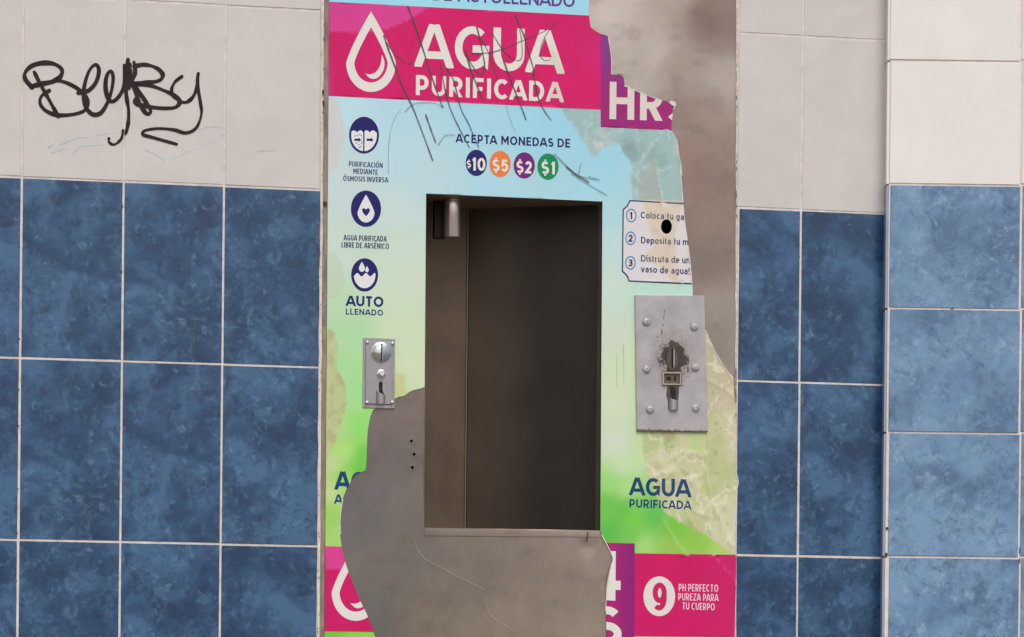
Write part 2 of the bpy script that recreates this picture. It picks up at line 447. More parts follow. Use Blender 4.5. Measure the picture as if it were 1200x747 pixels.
STK = lerp_cols([(400, -20, 140, 205, 230), (540, -20, 150, 210, 232), (680, -10, 150, 205, 225), (600, 8, 150, 212, 234),
                 (395, 125, 178, 212, 222), (470, 130, 172, 208, 221), (560, 140, 158, 203, 220), (640, 145, 150, 202, 222), (700, 215, 158, 205, 220),
                 (395, 215, 190, 206, 208), (470, 190, 178, 208, 218), (470, 240, 190, 210, 208), (490, 215, 180, 208, 216), (580, 215, 165, 206, 220), (700, 190, 152, 202, 220),
                 (395, 290, 192, 210, 200), (470, 290, 194, 210, 198), (440, 330, 194, 212, 190), (485, 330, 196, 211, 190), (400, 360, 176, 208, 172), (470, 385, 196, 212, 182), (410, 390, 168, 208, 160), (488, 430, 200, 214, 180),
                 (715, 250, 168, 206, 214), (715, 290, 182, 210, 208), (715, 340, 190, 211, 198), (780, 340, 180, 212, 200), (715, 400, 196, 208, 190), (735, 420, 198, 214, 180), (718, 470, 200, 212, 182), (720, 520, 200, 209, 192),
                 (400, 440, 160, 212, 146), (415, 470, 160, 212, 140), (395, 500, 168, 206, 130), (425, 500, 140, 212, 108), (405, 530, 170, 214, 120), (424, 535, 112, 194, 78), (424, 550, 106, 190, 72),
                 (388, 545, 184, 204, 146), (388, 575, 186, 206, 140), (404, 560, 140, 205, 84), (386, 605, 150, 200, 95), (396, 630, 160, 205, 110), (390, 745, 110, 190, 60), (420, 746, 130, 205, 70),
                 (730, 545, 192, 214, 172), (760, 530, 190, 212, 165), (735, 572, 168, 210, 132), (715, 568, 150, 210, 118),
                 (712, 590, 108, 188, 76), (730, 598, 102, 184, 72), (715, 625, 90, 182, 76), (745, 610, 120, 196, 76), (765, 605, 96, 186, 84), (735, 632, 112, 190, 82), (755, 640, 160, 208, 118),
                 (790, 620, 118, 190, 68), (785, 640, 150, 192, 86), (820, 635, 140, 192, 78), (845, 642, 165, 200, 100), (860, 648, 180, 205, 125), (800, 560, 170, 192, 120), (840, 520, 185, 195, 140),
                 (800, 748, 215, 210, 140), (860, 760, 180, 200, 110)])
def sticker_color(x, y):
    c = STK(x, y)
    n = fbm(x, y, 70, 6, 3)[:, None]
    return c * (0.985 + 0.03 * n)
PINK = (198, 22, 97)
def pink_color(x, y):
    c = np.tile(np.array(PINK, float), (len(x), 1))
    m = sstep(1 - np.hypot((x - 415) / 120, (y + 60) / 99), -0.004, 0.004)[:, None]
    c = c * (1 - m) + np.array((206, 62, 138)) * m
    m = np.exp(-((x - 700) ** 2 / 500 + (y - 60) ** 2 / 500))[:, None] * .8; c = c * (1 - m) + np.array((203, 34, 112)) * m
    n = fbm(x, y, 50, 2, 3)[:, None]
    m = sstep(x, 395, 384)[:, None] * sstep(y, 60, 100)[:, None] * .5; c = c * (1 - m) + np.array((206, 62, 138)) * m
    return c * (0.96 + 0.08 * n)
def pink2_color(x, y):
    c = np.tile(np.array((196, 22, 95), float), (len(x), 1))
    c = c * (1 - .3 * sstep(x, 800, 860)[:, None]) + np.array((188, 50, 104)) * .3 * sstep(x, 800, 860)[:, None]
    m = ((x < 430) & (y < 669))[:, None] * 1.0; c = c * (1 - m) + np.array((208, 62, 138)) * m
    return c * (0.97 + 0.06 * fbm(x, y, 30, 2, 3)[:, None])
def purple_color(x, y):
    t = sstep(y, 40, 130)[:, None]; c = np.array((122, 56, 130)) * (1 - t) + np.array((150, 36, 112)) * t
    return c * (0.96 + 0.08 * fbm(x, y, 20, 2, 3)[:, None])
def purple2_color(x, y):
    t = sstep(x, 712, 742)[:, None]; c = np.array((166, 32, 108)) * (1 - t) + np.array((136, 32, 112)) * t
    return c * (0.97 + 0.06 * fbm(x, y, 20, 2, 3)[:, None])

# ------------------------------------------------------------------ the stroke alphabet of the print
def arc(cx, cy, rx, ry, a0, a1, n=None):
    n = n or max(4, int(abs(a1 - a0) / 14))
    return [(cx + rx * math.cos(math.radians(a0 + (a1 - a0) * i / n)), cy + ry * math.sin(math.radians(a0 + (a1 - a0) * i / n))) for i in range(n + 1)]
BE, AB = -0.3, 1.3
def G(ch):
    """(natural width / cap height, centre-line strokes in unit box, height, clip low, clip high)"""
    A = lambda cx, cy, rx, ry, a, b: arc(cx, cy, rx, ry, a, b)
    caps = {
        'A': (.86, [[(-.10, -.22), (.455, 1.1)], [(1.10, -.22), (.545, 1.1)], [(.13, .24), (.87, .24)]]),
        'B': (.66, [[(0, BE), (0, AB)], [(0, 1), (.5, 1)] + A(.5, .76, .42, .24, 90, -90) + [(0, .52)], [(.5, .52)] + A(.55, .26, .45, .26, 90, -90) + [(0, 0)]]),
        'C': (.76, [A(.53, .5, .53, .5, 46, 314)]),
        'D': (.76, [[(0, BE), (0, AB)], [(0, 1), (.42, 1)] + A(.42, .5, .58, .5, 90, -90) + [(0, 0)]]),
        'E': (.60, [[(0, BE), (0, AB)], [(0, 1), (1.12, 1)], [(0, .5), (1.0, .5)], [(0, 0), (1.14, 0)]]),
        'F': (.58, [[(0, BE), (0, AB)], [(0, 1), (1.14, 1)], [(0, .45), (1.0, .45)]]),
        'G': (.80, [A(.52, .5, .52, .5, 48, 325) + [(1, .14), (1, .47), (.52, .47)]]),
        'H': (.72, [[(0, BE), (0, AB)], [(1, BE), (1, AB)], [(0, .5), (1, .5)]]),
        'I': (0, [[(0, BE), (0, AB)]]),
        'L': (.54, [[(0, BE), (0, AB)], [(0, 0), (1.14, 0)]]),
        'M': (.88, [[(0, BE), (0, AB)], [(1, BE), (1, AB)], [(-.03, 1.12), (.5, .3), (1.03, 1.12)]]),
        'N': (.76, [[(0, BE), (0, AB)], [(1, BE), (1, AB)], [(-.05, 1.1), (1.05, -.1)]]),
        'O': (.86, [A(.5, .5, .5, .5, 0, 360)]),
        'P': (.64, [[(0, BE), (0, AB)], [(0, 1), (.5, 1)] + A(.5, .67, .5, .33, 90, -90) + [(0, .34)]]),
        'R': (.68, [[(0, BE), (0, AB)], [(0, 1), (.5, 1)] + A(.5, .69, .47, .31, 90, -90) + [(0, .38)], [(.42, .42), (1.08, -.25)]]),
        'S': (.62, [A(.49, .75, .46, .25, 32, 270) + A(.5, .25, .5, .25, 90, -148)[1:]]),
        'T': (.62, [[(.5, BE), (.5, AB)], [(-.12, 1), (1.12, 1)]]),
        'U': (.72, [[(0, AB), (0, .38)] + A(.5, .38, .5, .38, 180, 360) + [(1, AB)]]),
        'V': (.80, [[(-.10, 1.22), (.455, -.1)], [(1.10, 1.22), (.545, -.1)]]),
        'Z': (.64, [[(-.05, 1), (1, 1), (0, 0), (1.1, 0)]]),
        '0': (.66, [A(.5, .5, .5, .5, 0, 360)]),
        '1': (.34, [[(1, BE), (1, AB)], [(1.0, 1.0), (-.1, .80)]]),
        '2': (.60, [A(.48, .70, .46, .30, 165, -30) + [(0, 0), (1.12, 0)]]),
        '3': (.60, [A(.48, .76, .44, .24, 150, -90) + A(.48, .26, .5, .26, 90, -150)[1:]]),
        '4': (.68, [[(.80, BE), (.80, AB)], [(.80, 1.06), (0, .27), (1.16, .27)]]),
        '5': (.60, [[(1.0, 1), (.14, 1), (.08, .56)] + A(.46, .32, .52, .32, 118, -150)]),
        '9': (.66, [A(.5, .66, .5, .34, 0, 360), [(1, .66), (1, .45)] + A(.42, .42, .58, .42, 0, -125)[1:]]),
        '!': (0, [[(0, .36), (0, AB)], [(0, -.2), (0, .10)]]),
    }
    x = .74
    low = {   # v counts in x-heights
        'a': (.52, [[(1, -.4), (1, .62)] + A(.5, .64, .5, .36, 0, 150), [(1, .55), (.5, .56)] + A(.46, .28, .46, .28, 90, 270) + [(.7, .02), (1, .2)]], x, 0, x),
        'c': (.54, [A(.53, .5, .53, .5, 45, 315)], x, 0, x),
        'd': (.60, [A(.48, .5, .48, .5, 0, 360), [(1, -.4), (1, 1.7)]], x, 0, 1.04),
        'e': (.58, [[(0, .5), (1, .5)] + A(.5, .5, .5, .5, 0, 312)], x, 0, x),
        'f': (.36, [[(.35, -.4), (.35, 1.1)] + A(.85, 1.1, .5, .32, 180, 100), [(-.2, .96), (1.0, .96)]], x, 0, 1.06),
        'g': (.60, [A(.48, .5, .48, .5, 0, 360), [(1, 1.4), (1, -.1)] + A(.5, -.08, .5, .30, 0, -140)], x, -.4, x),
        'i': (0, [[(0, -.4), (0, 1.4)]], x, 0, x),
        'l': (0, [[(0, -.4), (0, 1.9)]], x, 0, 1.04),
        'm': (.92, [[(0, -.4), (0, 1.4)], [(0, .6)] + A(.25, .6, .25, .4, 180, 0) + [(.5, -.4)], [(.5, .6)] + A(.75, .6, .25, .4, 180, 0) + [(1, -.4)]], x, 0, x),
        'n': (.54, [[(0, -.4), (0, 1.4)], [(0, .55)] + A(.5, .55, .5, .45, 180, 0) + [(1, -.4)]], x, 0, x),
        'o': (.60, [A(.5, .5, .5, .5, 0, 360)], x, 0, x),
        'p': (.60, [A(.52, .5, .48, .5, 0, 360), [(0, -.9), (0, 1.4)]], x, -.32, x),
        'r': (.36, [[(0, -.4), (0, 1.4)], [(0, .5)] + A(.8, .5, .8, .5, 180, 90)], x, 0, x),
        's': (.46, [A(.49, .75, .45, .25, 30, 270) + A(.5, .25, .5, .25, 90, -150)[1:]], x, 0, x),
        't': (.36, [[(.35, 1.7), (.35, .3)] + A(.8, .3, .45, .3, 180, 280), [(-.2, .96), (1.1, .96)]], x, 0, .95),
        'u': (.54, [[(0, 1.4), (0, .45)] + A(.5, .45, .5, .45, 180, 360) + [(1, 1.4)], [(1, .5), (1, -.4)]], x, 0, x),
        'v': (.56, [[(-.12, 1.3), (.47, -.12)], [(1.12, 1.3), (.53, -.12)]], x, 0, x),
    }
    if ch in caps: w, s = caps[ch]; return w, s, 1.0, 0.0, 1.0
    return low[ch]
def thick(pts, hw):
    """quads of constant half-width along a polyline with mitred bends"""
    pts = [p for i, p in enumerate(pts) if i == 0 or math.dist(p, pts[i - 1]) > 1e-5]
    n = len(pts); closed = math.dist(pts[0], pts[-1]) < 1e-6
    L, R = [], []
    for i, p in enumerate(pts):
        if closed: a = pts[i - 1] if i else pts[-2]; b = pts[i + 1] if i < n - 1 else pts[1]
        else: a = pts[max(0, i - 1)]; b = pts[min(n - 1, i + 1)]
        def nrm(u, v):
            d = math.dist(u, v) or 1; return (-(v[1] - u[1]) / d, (v[0] - u[0]) / d)
        n1 = nrm(a, p) if a != p else nrm(p, b); n2 = nrm(p, b) if b != p else nrm(a, p)
        m = (n1[0] + n2[0], n1[1] + n2[1]); l = math.hypot(*m) or 1; m = (m[0] / l, m[1] / l)
        c = max(.42, m[0] * n1[0] + m[1] * n1[1]); h = (hw if not callable(hw) else hw(i / (n - 1))) / c
        L.append((p[0] + m[0] * h, p[1] + m[1] * h)); R.append((p[0] - m[0] * h, p[1] - m[1] * h))
    out = []
    for i in range(n - 1):
        out.append([L[i], L[i + 1], R[i + 1]]); out.append([L[i], R[i + 1], R[i]])
    return out
def kern(a, b):
    if ' ' in (a, b): return 0
    if (a, b) in (('C', 'A'), ('C', 'C')): return -.13
    if (a, b) in (('T', 'A'), ('A', 'T'), ('V', 'A'), ('L', 'T'), ('P', 'A')): return -.12
    if 'A' in (a, b): return -.045
    if a in 'CFEL': return -.03
    return 0
def text_shapes(txt, x0, y0, x1, y1, cap, w=.17, gap=.13, slant=0.010):
    """triangles of the words between two baseline ends, plus the per-glyph clip boxes"""
    N = math.hypot(x1 - x0, y1 - y0) / cap       # available width in cap heights
    items = []; base = 0.0; fixed = 0.0
    ACC = {'Ó': 'O', 'É': 'E', '$': 'S'}
    for i, ch in enumerate(txt):
        if ch == ' ': base += .34 + gap; continue
        g = G(ACC.get(ch, ch)); wid = g[0]
        if wid == 0 or wid * 1 < w: fixed += w if wid == 0 else 0; base += wid
        else: base += wid
    ng = sum(1 for i in range(len(txt) - 1) if txt[i] != ' ' and txt[i + 1] != ' ')
    base += sum(kern(txt[i], txt[i + 1]) for i in range(len(txt) - 1))
    k = (N - fixed) / (base + ng * gap)
    X = 0.0; out = []
    ux, uy = (x1 - x0) / math.hypot(x1 - x0, y1 - y0), (y1 - y0) / math.hypot(x1 - x0, y1 - y0)
    def place(p):
        return (x0 + p[0] * cap * ux + p[1] * cap * slant, y0 + p[0] * cap * uy - p[1] * cap)
    hw = w / 2
    for i, ch in enumerate(txt):
        if ch == ' ': X += (.34 + gap) * k; continue
        wid, strokes, H, lo, hi = G(ACC.get(ch, ch))
        wd = w if wid == 0 else max(wid * k, w * 1.2)
        tri = []
        for s in strokes:
            pts = [(X + hw + u * (wd - w), hw + v * (H - w)) for u, v in s]
            tri += thick(pts, hw)
        if ch == 'Ó' or ch == 'É': tri_x = thick([(X + wd * .42, 1.10), (X + wd * .42 + .2, 1.34)], hw * .8)
        elif ch == '$': tri_x = thick([(X + wd * .5, -.14), (X + wd * .5, .06)], hw * .7) + thick([(X + wd * .5, .94), (X + wd * .5, 1.14)], hw * .7)
        elif ch == 'i': tri_x = thick([(X + hw, .86), (X + hw, 1.02)], hw)
        else: tri_x = []
        box = [(X - .02, lo), (X + wd + .02, lo), (X + wd + .02, hi), (X - .02, hi)]
        out.append(([[place(p) for p in t] for t in tri], [place(p) for p in box], [[place(p) for p in t] for t in tri_x]))
        X += wd + (gap * k + kern(ch, txt[i + 1]) * k if i + 1 < len(txt) and txt[i + 1] != ' ' else 0)
    return out
def lettering(txt, x0, y0, x1, y1, cap, w, color, layer, parent, clips=(), gap=.13, step=0, st=.3):
    PP = []; FF = []; n = 0
    for tri, box, extra in text_shapes(txt, x0, y0, x1, y1, cap, w, gap):
        P, F = shape2d(tri, [box] + list(clips), (), step)
        if len(F): PP.append(P); FF += [[a + n for a in f] for f in F]; n += len(P)
        if extra:
            P, F = shape2d(extra, list(clips))
            if len(F): PP.append(P); FF += [[a + n for a in f] for f in F]; n += len(P)
    if not PP: return
    P = np.vstack(PP); x, y = P[:, 0], P[:, 1]
    W = at(x, y, Y_PANEL - layer * 0.00028 - hgt(x, y))
    FF = [f if _front(W, f) else f[::-1] for f in FF]
    c = stain(x, y, np.tile(np.array(color, float), (len(x), 1)), st)
    return mesh_obj('lettering', W, FF, M_PRINT, parent, lin(c))

def ellipse(cx, cy, rx, ry, n=40): return [(cx + rx * math.cos(2 * math.pi * i / n), cy + ry * math.sin(2 * math.pi * i / n)) for i in range(n)]
def smooth_curve(pts, n=6):
    out = []
    P = [pts[0]] + list(pts) + [pts[-1]]
    for i in range(1, len(P) - 2):
        p0, p1, p2, p3 = P[i - 1], P[i], P[i + 1], P[i + 2]
        for k in range(n):
            t = k / n; t2 = t * t; t3 = t2 * t
            out.append(tuple(.5 * ((2 * p1[j]) + (-p0[j] + p2[j]) * t + (2 * p0[j] - 5 * p1[j] + 4 * p2[j] - p3[j]) * t2 + (-p0[j] + 3 * p1[j] - 3 * p2[j] + p3[j]) * t3) for j in (0, 1)))
    out.append(tuple(map(float, pts[-1])))
    return out
def stroke_shapes(pts, hw, n=6, caps=True, taper=0.0):
    c = smooth_curve(pts, n) if len(pts) > 2 else [tuple(map(float, p)) for p in pts]
    seed = random.random() * 100
    f = lambda t: hw * (1 + .16 * math.sin(t * 17 + seed) + .08 * math.sin(t * 41 + seed * 2)) * (1 - taper * t)
    out = thick(c, f)
    if caps: out += [ellipse(*c[0], f(0), f(0), 8), ellipse(*c[-1], f(1), f(1), 8)]
    return out

# ================================================================== SETTING: ground
g = mesh_obj('ground', [(-40, -40, 0), (40, -40, 0), (40, 40, 0), (-40, 40, 0)], [(0, 1, 2, 3)],
             mat('pavement_concrete', (140, 134, 128), 0.9, var=0.15, scale=3, bump=0.3, k=1.0))
g['kind'] = 'structure'

# ================================================================== THE TILED WALL
wall = empty('tiled_wall', (-0.6, 0, 0), label='long flat wall of tall dark blue tiles with white tiles above, around the water machine', category='wall', kind='thing')
WO = Vector((-0.6, 0, 0))
def rel(o, origin):     # mesh vertices are in place already, the parent stands at its own base
    o.location = o.location - origin
def tile_mesh(name, w, h, m, t=0.007, bev=0.0006):
    b = MB(); b.box(-w / 2, w / 2, 0, t, -h / 2, h / 2, bev)
    me = bpy.data.meshes.new(name); me.from_pydata(b.v, [], b.f); me.materials.append(m); me.update()
    return me
MESHES = {}
def put_tile(parent, origin, name, x0, x1, z0, z1, m, y=0.0, grout=0.0042, design=0.0, rz=0.0):
    w, h = x1 - x0 - grout, z1 - z0 - grout
    key = (round(w, 3), round(h, 3), m.name)
    if key not in MESHES: MESHES[key] = tile_mesh(name, w, h, m)
    o = bpy.data.objects.new(name, MESHES[key]); COL.objects.link(o); o.parent = parent
    o.location = Vector(((x0 + x1) / 2 + random.uniform(-.0004, .0004), y + random.uniform(-.0002, .0002), (z0 + z1) / 2 + random.uniform(-.0004, .0004))) - origin
    o.rotation_euler = (random.uniform(-.0016, .0016), random.uniform(-.0012, .0012), rz + random.uniform(-.0022, .0022))
    o['design'] = float(design)
    return o
XC = [-0.9265 - 0.186 * k for k in range(2, 0, -1)] + [-0.9265, -0.7400, -0.5545]
ZR = [0.7505, 1.0838, 1.4178, 1.7492, 2.0838, 2.417]
XL0, XL1 = -0.9265 - .186 * 2, -0.3722
XR0, XR1 = 0.4325, 0.5566
designs = [.0, 1.0, 2.0, 3.0, 4.0]
cols_left = list(zip(XC, XC[1:] + [XL1]))
for i, (a, b) in enumerate(cols_left):
    for j in range(len(ZR) - 1):
        blue = ZR[j] < 1.74
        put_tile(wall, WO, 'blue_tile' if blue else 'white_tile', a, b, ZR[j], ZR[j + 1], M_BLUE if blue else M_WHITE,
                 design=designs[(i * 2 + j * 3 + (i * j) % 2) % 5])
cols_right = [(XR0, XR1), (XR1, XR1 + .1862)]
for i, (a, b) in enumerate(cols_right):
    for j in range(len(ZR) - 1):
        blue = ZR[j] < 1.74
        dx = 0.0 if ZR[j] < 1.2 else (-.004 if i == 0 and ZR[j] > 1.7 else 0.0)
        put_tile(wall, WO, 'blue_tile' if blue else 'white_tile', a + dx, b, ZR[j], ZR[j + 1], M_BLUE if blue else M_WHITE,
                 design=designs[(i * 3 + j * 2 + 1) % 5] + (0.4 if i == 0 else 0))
# the rest of the tiling, beyond the picture: real tiles in one part
for nm, lo, hi, m in (('lower_tiling', 0.0, 1.7, M_BLUE), ('upper_tiling', 1.7, 3.4, M_WHITE)):
    fb = MB()
    ks = list(range(-3, 6))
    for k in range(-3, 6):
        z0 = 1.0838 + .3337 * k; z1 = z0 + .3337
        if not (lo - .2 <= z0 < hi - .05): continue
        z0 = max(z0, 0.002)
        for c in range(-8, 14):
            x0 = XL0 + .186 * c; x1 = x0 + .186
            if x0 < 0.4325 < x1 - .02 and z0 < 2.30: x0 = 0.4325
            inside_machine = x1 > -0.36 and x0 < 0.4320
            built_x = (XL0 - .01 < x0 and x1 < .76); built_z = .74 < z0 and z1 < 2.43
            if built_z and built_x: continue
            if inside_machine and z0 < 2.30: continue
            if x0 > 2.2: continue
            fb.box(x0 + .002, x1 - .002, 0, .007, z0 + .002, z1 - .002, .0006)
    o = fb.build(nm, m, wall); rel(o, WO); o['kind'] = 'stuff'; o['design'] = 2.5
mb = MB()     # mortar bed with the machine's opening left free
MX0, MX1, MZ0, MZ1 = -0.3665, 0.4240, 0.0, 2.30
mb.box(-2.8, MX0, .0011, .2, 0, 3.4); mb.box(MX1, 2.3, .0011, .2, 0, 3.4); mb.box(MX0, MX1, .0011, .2, MZ1, 3.4)
o = mb.build('grout_bed', M_GROUT, wall); rel(o, WO)
# dirt chips caught in the joints
ch = []
for (x, y, w_, h_) in [(1196, 648, 1.2, 4), (24, 262, 1, 3)]: pass
for k in range(26):
    px = random.choice([25, 144, 261, 938]); py = random.uniform(230, 740)
    lean = (208 - py) * .011; w_ = random.uniform(.4, .9)
    ch.append([(px + lean - w_, py), (px + lean + w_, py + .4), (px + lean + w_ * .7, py + random.uniform(1, 3)), (px + lean - w_, py + 1.5)])
o = build2d('joint_grime', ch, None, 0, m=M_CHIP, parent=wall, flat=True, base_y=-.0002); rel(o, WO); o['kind'] = 'stuff'

# marker tag and crayon on the white tiles
def z5(*p): return [(10 + a / 5.0, 60 + b / 5.0) for a, b in p]
TAG = [
    (z5((150, 122), (190, 200), (240, 290), (292, 385)), 2.1),
    (z5((138, 212), (100, 168), (97, 128), (135, 88), (200, 70), (268, 76), (312, 108), (304, 150), (260, 178), (190, 198), (140, 210)), 2.5),
    (z5((140, 204), (200, 186), (300, 176), (380, 205), (436, 248), (466, 298), (450, 345), (385, 370), (290, 376), (222, 352), (187, 312), (192, 266), (238, 232)), 2.1),
    (z5((410, 245), (468, 232), (513, 182), (530, 112), (510, 80), (476, 110), (450, 180), (440, 250), (450, 322), (490, 370), (540, 363), (582, 298), (606, 220), (613, 150), (598, 118), (574, 150), (569, 220), (585, 280), (612, 295), (650, 262), (676, 200), (678, 82)), 2.2),
    (z5((700, 50), (692, 130), (690, 250), (704, 350), (700, 430), (686, 485)), 2.0),
    (z5((670, 465), (660, 515), (620, 548), (590, 535), (588, 512)), 1.5),
    (z5((708, 80), (712, 150), (704, 215)), 2.6),
    (z5((735, 65), (742, 130), (722, 180), (746, 250), (780, 330), (815, 370), (832, 345), (792, 280), (748, 215)), 2.2),
    (z5((735, 90), (800, 80), (868, 100), (904, 140), (880, 174), (800, 186), (715, 190)), 2.3),
    (z5((715, 196), (820, 200), (920, 235), (985, 270), (1002, 303), (970, 332), (880, 334), (800, 322), (752, 312), (740, 288), (770, 252)), 2.3),
    (z5((1015, 150), (975, 182), (955, 230), (973, 270), (1020, 300), (1060, 290), (1095, 240), (1112, 132)), 1.9),
    (z5((1110, 135), (1108, 200), (1124, 300), (1130, 370), (1100, 450), (1040, 480), (970, 462), (880, 454), (800, 466), (790, 490), (850, 508), (985, 546)), 1.8)]
sh = []
for pts, w_ in TAG: sh += stroke_shapes(pts, w_ * 1.04)
o = build2d('marker_tag', sh, None, 0, m=M_MARK, parent=wall, flat=True, base_y=-.0008); rel(o, WO)
sh = []
for pts, w_ in ((z5((235, 565), (262, 545)), 1.6), (z5((250, 600), (300, 582), (345, 570)), 1.0), (z5((300, 550), (400, 512), (470, 505)), .9), (z5((380, 605), (430, 560), (560, 552)), .8), (z5((500, 500), (600, 480), (630, 486)), .8),
               (z5((800, 578), (850, 600), (915, 640)), 1.0), (z5((1120, 460), (1170, 445), (1280, 450)), .9), (z5((1460, 588), (1560, 582)), 1.2), (z5((1240, 505), (1290, 470)), .6), (z5((940, 640), (1100, 570), (1220, 520)), .5)):
    sh += stroke_shapes(pts, w_, taper=.5)
o = build2d('crayon_streak', sh, None, 0, m=M_CRAYON, parent=wall, flat=True, base_y=-.0006); rel(o, WO); o['kind'] = 'stuff'

# ================================================================== THE TILED PILLAR
GP = -0.034
corner = at1(1039, 400, GP)
CN = -DV
def pp(px, py, out=0.0): return at_plane(px, py, np.array(corner) + CN * out, CN)
PB = Vector((corner.x, corner.y, 0))
pillar = empty('tiled_pillar', PB, label='projecting pillar of wide pale blue tiles under bright white ones, right of the dark wall', category='pillar', kind='thing')
pcols_top = [1042.4, 1197.0, 1351.0]; pcols_bot = [1039.5, 1194.5, 1349.0]
prow_l = [-73, 71.8, 216.8, 362.2, 507.3, 653.0, 799.0]; prow_slope = 0.0045
angz = -YAW
rr = Vector(RV0)
def pillar_tile(c, r):
    y0, y1 = prow_l[r], prow_l[r + 1]
    def X(i, y): return pcols_top[i] + (pcols_bot[i] - pcols_top[i]) * y / 747.0
    def Y(k, x): return prow_l[k] + (x - 1041) * prow_slope
    ym = (y0 + y1) / 2; xm = (X(c, ym) + X(c + 1, ym)) / 2
    P0 = pp(X(c, ym), Y(r, xm)); P1 = pp(X(c + 1, ym), Y(r, xm)); Q0 = pp(X(c, ym), Y(r + 1, xm))
    cen = pp(xm, (Y(r, xm) + Y(r + 1, xm)) / 2, 0.0)
    w = (P1 - P0).length - .0048; h = abs((P0 - Q0).z) - .0042
    white = y0 < 216
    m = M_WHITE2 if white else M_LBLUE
    key = ('p', round(w, 3), round(h, 3), m.name)
    if key not in MESHES: MESHES[key] = tile_mesh('tile', w, h, m)
    o = bpy.data.objects.new('white_tile' if white else 'blue_tile', MESHES[key]); COL.objects.link(o); o.parent = pillar
    o.location = cen + Vector(DV) * (-0.002 + random.uniform(-.0003, .0003)) - PB
    o.rotation_euler = (random.uniform(-.0015, .0015), 0.004, angz + random.uniform(-.003, .003))
    o['design'] = [0.5, 1.7, 2.9, 4.3, 5.1, 6.6][(c * 2 + r) % 6] + c * .3
for c in range(2):
    for r in range(6): pillar_tile(c, r)
# core prism (the grout shows between the tiles), side strip of cut tiles
def prism(b, foot, z0, z1):
    n = len(foot); vs = [(p[0], p[1], z0) for p in foot] + [(p[0], p[1], z1) for p in foot]
    fs = [(i, (i + 1) % n, n + (i + 1) % n, n + i) for i in range(n)] + [tuple(range(n))[::-1], tuple(range(n, 2 * n))]
    b.add(vs, fs)
WP = 0.5
dv = Vector(DV)
A0 = Vector((corner.x, corner.y, 0))
core = MB(); prism(core, [A0 + rr * .0015, A0 + rr * WP, A0 + rr * WP + dv * .35, A0 + rr * .0015 + dv * .35], 0, 3.4)
o = core.build('grout_core', M_GROUTP, pillar); rel(o, PB)
for r in range(6):
    za = pp(1040, prow_l[r]).z - .002; zb = pp(1040, prow_l[r + 1]).z + .002
    s = MB(); prism(s, [A0 - rr * .0035 + dv * .0, A0 + rr * .0012, A0 + rr * .0012 + dv * .06, A0 - rr * .0035 + dv * .06], zb, za)
    o = s.build('edge_tile', M_WHITE2 if prow_l[r] < 216 else mat('cut_tile_edge', (138, 148, 168), .5, var=.1, scale=20), pillar); rel(o, PB)
for nm, za, zb, m in (('lower_tiling', pp(1040, 799).z, 0, M_LBLUE), ('upper_tiling', 3.4, pp(1040, -73).z, M_WHITE2)):
    fb = MB(); z = zb
    while z < za - .02:
        z1 = min(z + .2345, za) if za - z > .25 else za
        for c in range(3):
            x0 = .005 + c * .2485; x1 = min(x0 + .244, WP)
            if x1 - x0 < .03: continue
            foot = [A0 + rr * x0 - dv * .002, A0 + rr * x1 - dv * .002, A0 + rr * x1 + dv * .004, A0 + rr * x0 + dv * .004]
            prism(fb, foot, z + .002, z1 - .002)
        z = z1
    o = fb.build(nm, m, pillar); rel(o, PB); o['kind'] = 'stuff'; o['design'] = .5
# chips missing from the pillar's joints
for (px, py, w_, h_) in ((1039.6, 619.5, 1.5, 1.6), (1038.8, 650.5, 1.4, 2.6), (1195.2, 645, .6, 4), (1195.2, 657, .6, 3), (1116, 362.3, 2.0, .6)):
    p = pp(px, py, .0022); hw, hh = w_ * PX, h_ * PX
    b = MB(); b.add([p + rr * (-hw) + Vector((0, 0, -hh)), p + rr * hw + Vector((0, 0, -hh * .8)), p + rr * hw * .7 + Vector((0, 0, hh)), p + rr * (-hw) + Vector((0, 0, hh * .9))], [(0, 1, 2, 3)])
    o = b.build('joint_chip', M_CHIP, pillar); rel(o, PB)

# ================================================================== THE WATER VENDING MACHINE
vm = empty('water_vending_machine', (0.033, 0, 0), label='purified water vending machine with torn pink and blue vinyl print and an open dark bay', category='vending machine')
VO = Vector((0.033, 0, 0))
TOPY = -120; BOT = 1195.0
def lx(y): return 385.8 - (y) * 0.0072      # left edge of the vinyl
def rx_(y): return 863.0 - y * 0.003
OPEN = [(499.3, 227), (706.0, 236.4), (703.3, 621.8), (497.2, 618.2)]
HOLES = [ellipse(482, 517, 1.7, 1.9, 10), ellipse(485.3, 532.5, 1.7, 1.9, 10), ellipse(483.2, 548, 1.8, 2.0, 10), ellipse(781, 265.8, 6.4, 8.6, 24)]
PANEL = [(378.8 + .0 + .9, TOPY), (863.2, TOPY), (861.2, 747), (858, BOT), (372, BOT), (375.5, 747)]
PANEL = [(lx(TOPY) - 5, TOPY), (863.4, TOPY), (862.4, 400), (861.4, 747), (860, BOT), (lx(BOT) - 3, BOT), (lx(747) - 4, 747)]
